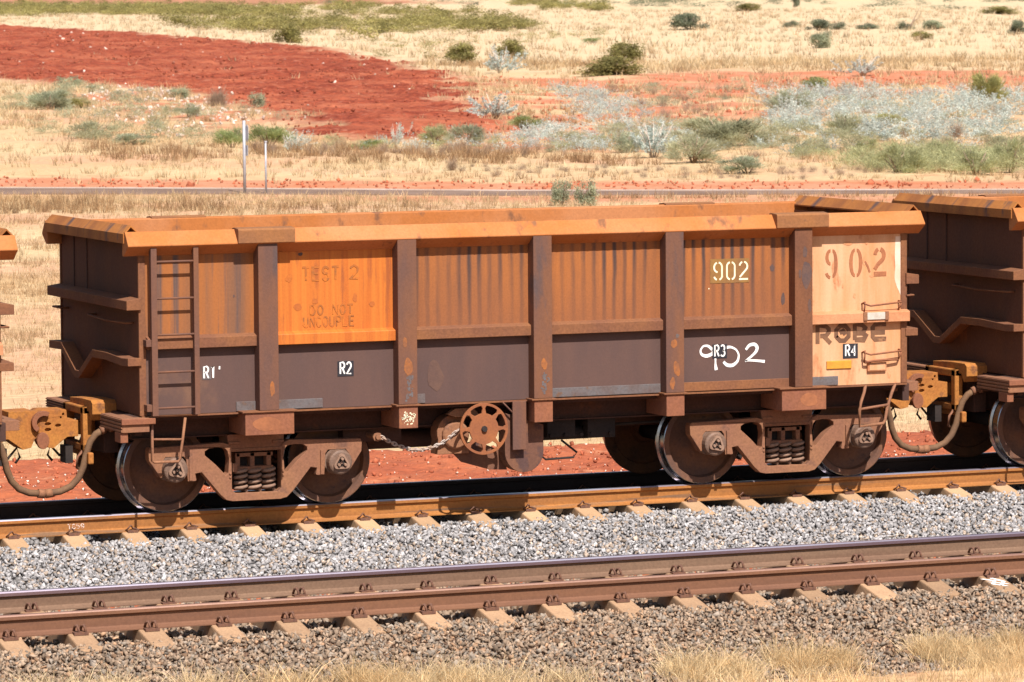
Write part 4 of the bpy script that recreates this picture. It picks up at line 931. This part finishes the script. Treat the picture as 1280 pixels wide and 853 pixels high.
for k, (x, z, rx, rz, m_) in enumerate([(2.75, 2.36, .03, .04, 'darkspot'), (2.88, 2.02, .025, .07, 'darkspot'), (-1.15, 1.34, .11, .17, 'scuff'), (2.0, 2.16, .007, .008, 'creamtext'), (-2.75, 2.42, .04, .05, 'rustscar'), (-2.66, 2.12, .05, .045, 'rustscar'), (-2.47, 2.17, .03, .03, 'rustscar'), (-2.03, 2.20, .03, .05, 'rustscar'), (-1.84, 2.12, .035, .03, 'rustscar'), (-2.62, 2.66, .03, .02, 'darkspot'), (-3.35, 2.25, .012, .016, 'darkspot')]):
    mark(blob(x, z, rx, rz, -W2 - .0055 if x > 0 else -W2 - .003, 40 + k), 'scuff_mark', m_)
for k, (x, z, rx, rz) in enumerate([(3.66, 2.60, .06, .025), (3.89, 2.63, .03, .05), (3.50, 2.20, .015, .03), (3.74, 2.03, .02, .03), (3.86, 2.40, .02, .05), (3.60, 2.14, .012, .03), (4.16, 1.16, .02, .05), (3.235, 2.02, .02, .16), (3.235, 2.40, .016, .10), (3.95, 2.24, .03, .015), (4.20, 2.66, .02, .03)]):
    mark(blob(x, z, rx, rz, -W2 - .003, 70 + k), 'rust_stain', 'creamrust')
for x, z, rx, rz in ((3.12, .935, .12, .07), (-3.05, .935, .18, .07)): mark(blob(x, z, rx, rz, -1.5365, 91), 'rust_patch', 'ambient_rust')
mb = MB(); ribbon(mb, [(3.865, 2.40), (3.90, 2.345), (3.925, 2.28)], .022, YD); mark(mb, 'scratch', 'bignum')
# sprayed 902 by hand
mb = MB()
for st in ([(2.04, 1.505), (1.99, 1.55), (1.93, 1.55), (1.895, 1.50), (1.91, 1.455), (1.97, 1.435), (2.04, 1.46), (2.06, 1.50)], [(2.06, 1.50), (2.075, 1.42), (2.075, 1.34), (2.085, 1.285)],
           [(2.19, 1.52), (2.25, 1.53), (2.32, 1.50), (2.355, 1.44), (2.34, 1.37), (2.28, 1.325), (2.21, 1.33), (2.17, 1.37)],
           [(2.435, 1.49), (2.475, 1.54), (2.54, 1.55), (2.575, 1.51), (2.555, 1.46), (2.48, 1.40), (2.42, 1.365), (2.45, 1.375), (2.55, 1.37), (2.66, 1.355)]):
    P = np.array(st); t = np.linspace(0, len(P) - 1, len(P) * 5)
    # smooth the polyline
    q = np.stack([np.interp(t, np.arange(len(P)), P[:, k]) for k in (0, 1)], 1)
    for _ in range(4): q[1:-1] = (q[:-2] + 2 * q[1:-1] + q[2:]) / 4
    ribbon(mb, q, .028 + .009 * np.sin(np.linspace(0, 7, len(q)) + len(q)), YD + .001)
mark(mb, 'sprayed_number', 'white', 'white hand sprayed 902')
for ch, x0, z0, pw, m, lab in (("R1'", -3.685, 1.42, 0, 'white', 'white R1 mark'), ('R2', -2.205, 1.408, 1, 'white', 'white R2 on a dark patch'), ('R3', 2.062, 1.432, 2, 'white', 'white R3 on a dark patch'), ('R4', 3.625, 1.378, 3, 'white', 'white R4 on a black patch')):
    s = (.054, .118, .018); x1 = x0 + 2 * .054 + .018
    pad = (.014, .026, .022, .028)[pw]
    mark(quad_patch(MB(), x0 - pad, x1 + pad - (.06 if pw == 0 else 0), z0 - pad, z0 + .105 + pad, YD - .001), 'dark_patch', 'black' if pw else 'greystrip')
    mark(write(MB(), ch, x0, z0, *s[:2], s[2], .0165, YD - .004), 'panel_mark', m, lab)
# faded stencils on the orange panel
mb = MB(); write(mb, 'TEST', -2.605, 2.385, .078, .135, .030, .022, YD); mark(mb, 'faded_stencil', 'faded', 'faded word TEST')
mb = MB(); write(mb, '2', -2.085, 2.39, .095, .135, .03, .022, YD); mark(mb, 'faded_stencil', 'faded', 'faded figure 2 after TEST')
mb = MB(); write(mb, 'DO', -2.525, 2.03, .062, .095, .020, .016, YD); mark(mb, 'faded_stencil', 'faded', 'faded word DO')
mb = MB(); write(mb, 'NOT', -2.279, 2.03, .062, .095, .020, .016, YD); mark(mb, 'faded_stencil', 'faded', 'faded word NOT')
mb = MB(); write(mb, 'UNCOUPLE', -2.60, 1.905, .056, .10, .016, .016, YD); mark(mb, 'faded_stencil', 'faded', 'faded UNCOUPLE stencil')
# ROBE lettering, blocky with cut corners
mb = MB(); z0, h, t_ = 1.522, .215, .048
def block(x, strokes):
    for st in strokes: ribbon(mb, [(x + p[0], z0 + p[1]) for p in st], t_, YD + .0005)
block(3.265, [[(.028, 0), (.028, h - .028), (.13, h - .028), (.165, h - .06), (.165, h - .09), (.13, .085), (.06, .085)], [(.10, .085), (.185, -.0)]])
block(3.49, [[(.028, .06), (.028, h - .075), (.075, h - .028), (.135, h - .028), (.178, h - .075), (.178, .07), (.13, .025), (.075, .025), (.028, .07)], [(.07, .11), (.11, .13), (.14, .09)]])
block(3.715, [[(.028, .028), (.028, h - .028), (.12, h - .028), (.155, h - .06), (.13, .10), (.05, .10)], [(.12, .10), (.165, .07), (.14, .028), (.028, .028)]])
block(3.93, [[(.195, h - .028), (.055, h - .028), (.03, h - .06), (.03, .05), (.055, .027), (.195, .027)], [(.05, .098), (.18, .098)]])
mark(mb, 'company_lettering', 'robe', 'dark faded ROBE lettering')
MB().box(3.398, 3.698, YD - .012, -W2 + .012, 1.243, 1.330).build('yellow_marker', M['yellow'], wag, .006)
mb = MB(); mb.box(3.83, 4.085, -1.472, -1.459, 1.770, 1.846); mb.build('label_plate', M['plate'], wag, .002)
for x in (3.828, 4.087):
    mb = MB(); mb.box(x - .022, x + .022, -1.476, -1.458, 1.762, 1.855); mb.build('plate_clamp', M['cast'], wag, .003)
mb = MB()
for _ in range(60): 
    a = random.uniform(0, 2 * PI); r = .075 * math.sqrt(random.random()); x = -1.508 + r * math.cos(a) * 1.05; z = .935 + r * math.sin(a); s_ = random.uniform(.003, .009)
    quad_patch(mb, x - s_, x + s_, z - s_, z + s_, -1.5365)
mark(mb, 'paint_spots', 'creamtext', 'speckled pale paint on the bracket')
# grey scuffs on two posts, where paint has flaked
for x, z0_, z1_ in ((-1.49, 1.10, 1.35), (.02, 1.12, 1.32)):
    mb = MB()
    for _ in range(26):
        z = random.uniform(z0_, z1_); xx = x + random.gauss(0, .022); quad_patch(mb, xx - random.uniform(.004, .014), xx + random.uniform(.004, .014), z, z + random.uniform(.01, .05), -1.5335 - random.random() * .001)
    mark(mb, 'flaked_paint', 'greystrip')
mb = MB(); write(mb, 'T859', -4.965, -.127, .036, .046, .010, .0085, -.754 - .0095); o = mb.build('rail_mark', M['worn_white'], trk1); o['label'] = 'white T859 written on the rail web'
mb = MB()
for st in ([(1.80, -7.83), (1.90, -7.90), (1.84, -7.98), (1.95, -8.05)], [(1.90, -7.82), (1.98, -7.93), (1.90, -8.03)], [(1.83, -7.92), (1.99, -8.0)]):
    V = [(p[0], p[1]) for p in st]
    for a, b in zip(V, V[1:]):
        zz = lambda y: -.186 - (.089 / .41) * max(0, (YT2 - .84) - y) + .011
        mb.add([(a[0] - .02, a[1] - YT2, zz(a[1])), (a[0] + .02, a[1] - YT2, zz(a[1])), (b[0] + .02, b[1] - YT2, zz(b[1])), (b[0] - .02, b[1] - YT2, zz(b[1]))], [(0, 1, 2, 3)])
o = mb.build('paint_mark', M['white'], trk2); o['label'] = 'white paint daubed on one sleeper'

# ------------------------------------------------------------------ roadside posts
t = tag(empty('road_sign', (25.8, 83.4, float(H(25.8, 83.4)))), 'tall grey post with two edge-on sign plates by the road', 'road sign')
MB().tube([(0, 0, 0), (0, 0, 2.25)], .045, 10).build('pole', M['galv'], t)
mb = MB(); mb.prism([(.03, 1.72), (.03, 2.05), (-.12, 2.14), (-.24, 2.03), (-.24, 1.70), (-.12, 1.58)], .05, .062, 'YZ'); mb.build('sign_plate', M['galv'], t)
mb = MB(); mb.box(.05, .062, -.17, .05, 1.18, 1.5); mb.build('sign_plate', M['galv'], t)
t = tag(empty('marker_post', (26.35, 83.0, float(H(26.35, 83.0)))), 'shorter thin grey post standing just right of the sign', 'post')
MB().tube([(0, 0, 0), (0, 0, 1.58)], .03, 8).build('pole', M['galv'], t); MB().box(-.035, .035, -.035, .035, 1.58, 1.63).build('cap', M['galv'], t)

# ------------------------------------------------------------------ shrubs
def clumps(k, flat):
    c = []
    for i in range(k):
        a = rng.uniform(0, 2 * PI); r = .36 * math.sqrt(rng.random()); z = rng.uniform(.15, .78) * (1 - (r / .5) ** 2 * .7)
        c.append((r * math.cos(a), r * math.sin(a), z))
    return np.array(c)
def foliage_arrays(kind, n):
    if kind == 'needle':      # soft upright sprays
        C = clumps(16, 0); ci = rng.integers(0, len(C), n)
        B = C[ci] + rng.normal(0, 1, (n, 3)) * np.array([.075, .075, .07]); B[:, 2] = np.clip(B[:, 2], .01, .9)
        out = B * np.array([1.3, 1.3, .6]); out[:, 2] += .35; out += rng.normal(0, .28, (n, 3)); out /= np.linalg.norm(out, axis=1)[:, None]
        V, T = tri_blades(B, out * rng.uniform(.07, .17, n)[:, None], np.full(n, .012) * rng.uniform(.7, 1.6, n))
        tn = rng.uniform(.72, 1.28, len(C))[ci] * rng.uniform(.8, 1.2, n)
    elif kind == 'leafy':     # denser small leaves in rounded masses
        C = clumps(18, 0); ci = rng.integers(0, len(C), n)
        B = C[ci] + rng.normal(0, 1, (n, 3)) * np.array([.085, .085, .075]); B[:, 2] = np.clip(B[:, 2], .01, .98)
        D = rng.normal(0, 1, (n, 3)); D /= np.linalg.norm(D, axis=1)[:, None]
        V, T = tri_blades(B, D * rng.uniform(.035, .075, n)[:, None], np.full(n, .038) * rng.uniform(.7, 1.4, n))
        tn = rng.uniform(.65, 1.3, len(C))[ci] * rng.uniform(.8, 1.2, n)
    elif kind == 'silver':    # bare twigs carrying pairs of pale leaves
        Bs = []; Ds = []
        nb = 22
        for b in range(nb):
            a = rng.uniform(0, 2 * PI); el = rng.uniform(.25, 1.3); L = rng.uniform(.45, 1.0)
            d = np.array([math.cos(a) * math.cos(el) * .62, math.sin(a) * math.cos(el) * .62, math.sin(el)])
            o = np.array([rng.normal(0, .12), rng.normal(0, .12), 0.02]); k = n // nb
            tt = rng.uniform(.25, 1, k) ** .8
            p = o + d * (L * tt)[:, None] + rng.normal(0, .018, (k, 3)); p[:, 2] -= .06 * tt * (1 - math.sin(el))
            Bs.append(p); Ds.append(rng.normal(0, .6, (k, 3)) + d * .5)
        B = np.concatenate(Bs); D = np.concatenate(Ds); D /= np.linalg.norm(D, axis=1)[:, None]; B[:, 2] = np.clip(B[:, 2], .01, 1)
        V, T = tri_blades(B, D * rng.uniform(.035, .07, len(B))[:, None], np.full(len(B), .030) * rng.uniform(.7, 1.4, len(B)))
        tn = rng.uniform(.7, 1.2, len(B))
    else:                     # dry: fine twigs
        B = rng.normal(0, .10, (n, 3)); B[:, 2] = np.abs(B[:, 2]) * 1.2
        D = rng.normal(0, .5, (n, 3)); D[:, 2] = np.abs(D[:, 2]) + .5; D /= np.linalg.norm(D, axis=1)[:, None]
        V, T = tri_blades(B, D * rng.uniform(.3, .75, n)[:, None] * np.array([.7, .7, 1]), np.full(n, .009))
        tn = rng.uniform(.7, 1.2, n)
    return V, T, np.repeat(tn, 3)
def stems_mesh(kind):
    mb = MB()
    for i in range(9 if kind == 'silver' else 6):
        a = random.uniform(0, 2 * PI); r = random.uniform(.12, .36); h = random.uniform(.45, .85)
        x, y = r * math.cos(a), r * math.sin(a)
        mb.tube([(x * .12, y * .12, -.05), (x * .45, y * .45, h * .45), (x, y, h)], [.014, .010, .004], 5)
        a2 = a + random.uniform(-.9, .9); x2, y2 = x * .45 + .16 * math.cos(a2), y * .45 + .16 * math.sin(a2)
        mb.tube([(x * .45, y * .45, h * .45), (x2, y2, h * .8)], [.008, .003], 4)
    return mb
LIB = {}
def shrub_parts(kind, leaf, big):
    key = (kind, leaf, big, random.randrange(2))
    if key not in LIB:
        V, T, tn = foliage_arrays(kind, {'needle': 2600, 'leafy': 2000, 'silver': 800, 'dry': 420}[kind] * (2 if big else 1))
        f = mesh_np('foliage', V, T, M['leaf' + leaf], tn, 'mesh')
        so_ = stems_mesh(kind).build('stems', M['palet' if kind == 'silver' else 'twig']); sm = so_.data; bpy.data.objects.remove(so_)
        LIB[key] = (f, sm)
    return LIB[key]
SG = 'shrubs scattered over the plain'
def shrub(kind, leaf, x, y, wd, h, label, name='shrub', cat='shrub'):
    z = float(H(x, y)); e = tag(empty(name, (x, y, z)), label, cat, SG)
    f, s = shrub_parts(kind, leaf, wd > 2.2 or h > 1.2)
    link('foliage', f, e); link('stems', s, e)
    e.scale = (wd * 1.15, wd * 1.15, h * 1.12); e.rotation_euler = (0, 0, random.uniform(0, 6.28)); return e
SH = [
 ('needle', 'G', 53.8, 108.5, 3.07, 1.29, 'largest soft grey green shrub right of centre beyond the road'),
 ('needle', 'G', 46.7, 96.0, 1.83, .98, 'rounded grey green shrub just below the largest soft shrub'),
 ('needle', 'G', 61.3, 113.3, 1.67, .99, 'olive grey rounded shrub in front of the silver thicket'),
 ('leafy', 'B', 93.1, 180.2, 1.64, 1.0, 'bright green bush alone on the pink earth at upper right'),
 ('needle', 'Y', 89.4, 152.9, 1.71, 1.63, 'tall yellow green shrub behind the silver thicket near the right edge'),
 ('needle', 'Y', 69.1, 124.6, 1.55, .62, 'yellow green leaning shrub inside the silver thicket'),
 ('leafy', 'O', 97.7, 219.3, 4.08, 1.47, 'wide low olive shrub at upper centre'),
 ('leafy', 'O', 112.6, 250.8, 2.93, 1.76, 'airy olive bush behind the wide low olive shrub'),
 ('leafy', 'O', 102.9, 258.7, 2.67, 1.66, 'airy olive bush above the right end of the red mound'),
 ('leafy', 'O', 114.0, 276.0, 2.52, 1.58, 'olive bush behind the silver bush at upper centre'),
 ('silver', 'S', 94.8, 231.4, 2.44, 1.95, 'tall silver bush in front of an olive bush at upper centre'),
 ('silver', 'S', 59.0, 144.5, 2.22, 1.26, 'wide silver bush at the right tip of the red mound'),
 ('needle', 'B', 54.4, 129.9, 1.44, .75, 'fresh green low bush below the silver bush by the mound tip'),
 ('silver', 'S', 42.7, 114.7, .93, 1.05, 'spiky silver sapling against the lower edge of the red mound'),
 ('needle', 'B', 40.6, 112.5, 1.16, .49, 'small green dome left of the spiky silver sapling'),
 ('needle', 'L', 44.9, 116.2, 1.41, .81, 'light green bush right of the spiky silver sapling'),
 ('needle', 'P', 45.3, 114.0, 1.55, .93, 'pale grey green bush touching a light green bush below the mound'),
 ('silver', 'S', 47.2, 100.5, 1.79, 1.39, 'silver green sapling left of the rounded grey green shrub'),
 ('needle', 'P', 48.2, 104.9, 1.48, .77, 'pale soft shrub behind the silver green sapling'),
 ('leafy', 'P', 31.45, 71.9, .62, .92, 'left half of the green bush pair standing before the road'),
 ('leafy', 'P', 32.05, 71.6, .66, .86, 'right half of the green bush pair standing before the road'),
 ('needle', 'G', 34.9, 128.8, 1.84, .86, 'olive grey mound shaped shrub on the left slope'),
 ('needle', 'P', 34.2, 122.2, 1.97, .51, 'low bluish green shrub spreading in front of the olive grey mound shrub'),
 ('leafy', 'O', 47.0, 171.0, 1.06, .65, 'small dark olive ball bush at far left below the red mound'),
 ('needle', 'P', 44.5, 168.1, 2.01, 1.21, 'pale green shrub nearest the left edge below the red mound'),
 ('leafy', 'P', 57.0, 185.4, 1.23, .75, 'pale green bush at the foot of the red mound above the white litter'),
 ('needle', 'P', 47.3, 154.1, 1.37, .68, 'bluish green bush on the stony pink slope'),
 ('needle', 'B', 37.0, 117.6, 1.43, .84, 'green bush directly behind and left of the sign post'),
 ('needle', 'B', 38.5, 117.6, 1.93, .93, 'wide green bush behind the shorter grey post'),
 ('leafy', 'P', 54.6, 165.5, .97, .97, 'upright pale green bush against the red mound left of centre'),
 ('dry', 'D', 53.6, 168.7, 1.64, 1.23, 'dry brown bush against the red mound above the sign post'),
 ('leafy', 'P', 60.1, 216.8, 1.88, .79, 'grey green bush at the left margin of the red mound'),
 ('leafy', 'K', 183.9, 394.8, 3.87, 1.93, 'dark round bush standing alone on the far straw plain'),
 ('leafy', 'K', 197.7, 397.5, 1.97, .98, 'smallest dark bush of the far row, at its left end'),
 ('leafy', 'K', 190.6, 376.4, 2.39, 1.28, 'wider of two touching dark bushes in the far row'),
 ('leafy', 'K', 192.1, 374.8, 1.88, 1.11, 'narrower of two touching dark bushes in the far row'),
 ('leafy', 'K', 194.4, 372.4, 2.38, .77, 'low flat dark bush in the middle of the far row'),
 ('leafy', 'K', 197.1, 369.1, 2.2, 1.1, 'dark bush with a dead branch rising over it in the far row'),
 ('leafy', 'P', 201.8, 371.4, 3.08, 1.11, 'silvery green bush at the right end of the far row'),
 ('leafy', 'O', 174.7, 322.6, 2.04, .9, 'small olive bush just below the far row of dark bushes'),
 ('leafy', 'O', 288.7, 515.6, 5.58, 1.28, 'long flat olive bush near the top right corner'),
 ('leafy', 'P', 147.8, 289.4, 1.9, 1.63, 'pale green bush with a dry crown below the far row'),
 ('silver', 'S', 112.5, 212.4, 2.41, 1.31, 'thin silver bush between the straw plain and the pink strip'),
 ('leafy', 'O', 295.3, 613.6, 4.24, 1.46, 'distant olive bush at the top edge right of centre'),
 ('leafy', 'K', 331.5, 669.6, 1.3, 2.6, 'narrow dark tree at the top edge of the far plain'),
 ('leafy', 'B', 144.6, 330.8, 1.79, .52, 'flat green bush on the straw plain right of the scrub belt'),
 ('leafy', 'O', 121.1, 348.5, 2.88, 1.97, 'dark olive bush at the front of the far scrub belt'),
 ('needle', 'L', 48.8, 84.4, 1.63, 1.05, 'light green feathery bush nearest the road at right, left one of the front row'),
 ('needle', 'L', 54.9, 93.2, 1.13, .71, 'small light green bush behind the front row at right'),
 ('needle', 'L', 50.9, 83.1, 1.58, .89, 'light green feathery bush in the middle of the front row at right'),
 ('needle', 'L', 52.9, 84.4, 1.33, 1.12, 'light green feathery bush at the right edge of the photo'),
 ('needle', 'P', 45.0, 88.0, 1.86, .59, 'low pale scrub beyond the road under the rounded grey green shrub'),
 ('dry', 'D', 65.0, 110.8, .89, .83, 'dry reddish brown bush in front of the silver thicket'),
 ('silver', 'S', 37.7, 112.6, 1.21, .91, 'silver twiggy bush right of the shorter grey post'),
 ('dry', 'D', 36.9, 94.2, .65, .6, 'dead brown twigs standing in the grass below the red mound'),
 ('needle', 'L', 55.3, 99.5, .88, .59, 'small pale green tuft below the olive grey shrub at right'),
 ('needle', 'P', 74.3, 145.0, 1.91, 1.07, 'pale green bush at the left end of the silver thicket'),
 ('leafy', 'K', 193.6, 338.7, 1.75, 1.51, 'small open tree at the right edge of the straw plain'),
]
for a in SH: shrub(*a)
# dead branch over one bush of the far row
mb = MB(); mb.tube([(0, 0, 0), (.5, 0, .9), (.9, .1, 1.5), (1.3, .1, 2.3)], [.09, .07, .05, .03], 6); mb.tube([(.5, 0, .9), (1.1, 0, 1.2), (1.5, 0, 1.9)], [.06, .04, .03], 5); mb.tube([(0, 0, .1), (-.5, 0, .9)], [.05, .02], 5)
o = mb.build('dead_branch', M['twig']); o.location = (197.3, 368.6, float(H(197.3, 368.6))); tag(o, 'bare grey branch rising above a dark bush in the far row', 'branch')

def merged(name, kind, leaf, X, Y, wd, h, label, n, mname=None):
    VV = []; TT = []; CC = []; off = 0
    protos = [foliage_arrays(kind, n) for _ in range(4)]
    for i in range(len(X)):
        V, T, c = protos[i % 4]; a = rng.uniform(0, 6.28); ca, sa = math.cos(a), math.sin(a)
        P = np.stack([(V[:, 0] * ca - V[:, 1] * sa) * wd[i] + X[i], (V[:, 0] * sa + V[:, 1] * ca) * wd[i] + Y[i], V[:, 2] * h[i] + float(H(X[i], Y[i]))], -1)
        VV.append(P); TT.append(T + off); CC.append(c * rng.uniform(.8, 1.2)); off += len(V)
    o = mesh_np(name, np.concatenate(VV), np.concatenate(TT), M['leaf' + leaf], np.concatenate(CC))
    return tag(o, label, kind='stuff')
THK = [(85.4, 171.3), (92.9, 170.5), (98.6, 160.1), (72, 112), (64.2, 106.6), (60.2, 108.5), (60.8, 120), (68.4, 135.1)]
X, Y = scatter(THK, 230); n = len(X)
merged('silver_thicket', 'silver', 'S', X, Y, rng.uniform(1.2, 2.4, n), rng.uniform(.5, 1.15, n), 'thicket of silver twiggy shrubs at right', 520)
X, Y = scatter([(83.3, 195.3), (79.5, 176.1), (56.3, 117.0), (46.3, 104.5), (50, 121), (62, 143)], 85); n = len(X)
merged('silver_thicket', 'silver', 'S', X, Y, rng.uniform(.9, 1.9, n), rng.uniform(.4, .9, n), 'scattered silver scrub on the pink earth at centre', 420)
BELT = [(225.7, 842.6), (254.1, 752.0), (296.3, 776.9), (335.8, 788.4), (298.1, 677.7), (202, 470), (168, 405), (134, 355), (127, 372), (150, 470), (174.3, 628.9), (152.8, 620.3)]
X, Y = scatter(BELT, 900); k = fbm(X / 22, Y / 90, 15) > .46; X, Y = X[k], Y[k]; n = len(X)
merged('scrub_belt', 'leafy', 'O', X, Y, rng.uniform(3, 7, n), rng.uniform(1.0, 2.6, n), 'belt of olive scrub across the far plain at upper left', 620)
X = rng.uniform(300, 560, 130); Y = 760 + (X - 300) * -.35 + rng.normal(0, 60, 130); n = 130
merged('scrub_belt', 'leafy', 'K', X, Y, rng.uniform(4, 10, n), rng.uniform(.8, 2.6, n), 'distant line of grey scrub along the top edge at right', 400)
X, Y = scatter([(48, 84), (57, 80.5), (58.5, 86), (55, 96), (49.5, 91)], 110); n = len(X)
merged('low_scrub', 'needle', 'L', X, Y, rng.uniform(.8, 1.7, n), rng.uniform(.45, .95, n), 'low light green scrub behind the road at right', 420)
X, Y = scatter([(62, 224), (65, 214), (54, 166), (50, 158), (52, 178)], 40); n = len(X)
merged('white_litter', 'silver', 'S', X, Y, rng.uniform(.9, 1.8, n), rng.uniform(.12, .3, n), 'flattened whitish dead scrub at the foot of the red mound', 260)

def band(name, kind, leaf, poly, k, w0, w1, h0, h1, label, n):
    X, Y = scatter(poly, k); return merged(name, kind, leaf, X, Y, rng.uniform(w0, w1, k), rng.uniform(h0, h1, k), label, n)
MID = [(44, 103), (52, 93), (60, 88), (64, 104), (66, 118), (58, 126), (50, 118)]
band('mixed_scrub', 'silver', 'S', MID, 44, .7, 1.5, .35, .85, 'silver scrub between the soft grey green shrubs at right', 420)
band('mixed_scrub', 'needle', 'G', MID, 90, .7, 1.6, .35, .8, 'soft grey green scrub mixed with silver shrubs at right', 700)
band('mixed_scrub', 'dry', 'D', MID, 46, .5, 1.2, .35, .8, 'dead brown scrub mixed with silver shrubs at right', 160)
band('mixed_scrub', 'needle', 'P', [(60, 130), (72, 118), (88, 150), (98, 190), (84, 190)], 34, .9, 1.9, .35, .9, 'pale green scrub among the silver thicket', 500)
band('mixed_scrub', 'dry', 'D', [(60, 130), (72, 118), (88, 150), (98, 190), (84, 190)], 44, .6, 1.6, .4, .9, 'dry brown scrub among the silver thicket', 140)
band('slope_scrub', 'needle', 'P', [(33, 121), (40, 114), (56, 164), (60, 190), (44, 170)], 36, .6, 1.5, .25, .7, 'low pale scrub on the left slope below the red mound', 420)
band('slope_scrub', 'needle', 'L', [(38, 113), (50, 104), (52, 112), (42, 120)], 26, .6, 1.3, .3, .65, 'low light green scrub along the lower edge of the red mound', 420)
band('slope_scrub', 'silver', 'S', [(36, 114), (50, 103), (54, 116), (46, 124), (40, 121)], 24, .6, 1.3, .35, .8, 'low silver scrub along the lower edge of the red mound', 320)
band('slope_scrub', 'dry', 'D', [(34, 110), (44, 100), (47, 108), (38, 117)], 50, .5, 1.1, .4, .85, 'bleached dry scrub below the red mound', 150)
band('far_scrub', 'leafy', 'O', [(100, 262), (122, 300), (150, 340), (175, 400), (150, 400), (110, 300)], 26, 1.2, 3.0, .4, 1.2, 'scattered olive scrub on the straw plain at upper centre', 300)
band('scrub_belt', 'leafy', 'O', [(215, 820), (250, 740), (262, 700), (178, 630), (158, 625)], 130, 3, 7, .9, 2.2, 'olive scrub belt at the far left edge', 420)
band('slope_scrub', 'needle', 'G', [(32, 124), (38, 118), (50, 165), (56, 210), (44, 180)], 30, .9, 2.0, .35, .9, 'soft green scrub clumps on the left slope', 600)
band('mixed_scrub', 'dry', 'D', [(36, 90), (47, 80), (50, 86), (38, 98)], 60, .35, .9, .2, .5, 'low dead brush beyond the road at centre', 120)
band('mixed_scrub', 'silver', 'S', [(44, 108), (50, 101), (56, 117), (52, 124)], 22, .8, 1.6, .4, .9, 'silver scrub left of the large grey green shrub', 420)
band('far_scrub', 'leafy', 'K', [(150, 300), (200, 350), (215, 420), (170, 360)], 16, .8, 1.8, .3, .7, 'tiny dark tussocks on the far plain at right', 220)
band('mixed_scrub', 'needle', 'P', [(46, 104), (52, 98), (62, 112), (64, 130), (56, 128)], 34, .9, 2.0, .4, .9, 'pale grey green scrub in the middle of the plain', 520)
band('mixed_scrub', 'needle', 'L', [(50, 96), (58, 84), (61, 92), (56, 102)], 40, .8, 1.7, .4, .8, 'yellowish scrub beyond the road at right', 420)
band('slope_scrub', 'leafy', 'P', [(40, 160), (44, 150), (60, 200), (62, 222), (52, 200)], 22, .8, 1.7, .4, .9, 'bluish green scrub at the lower left edge of the mound', 420)
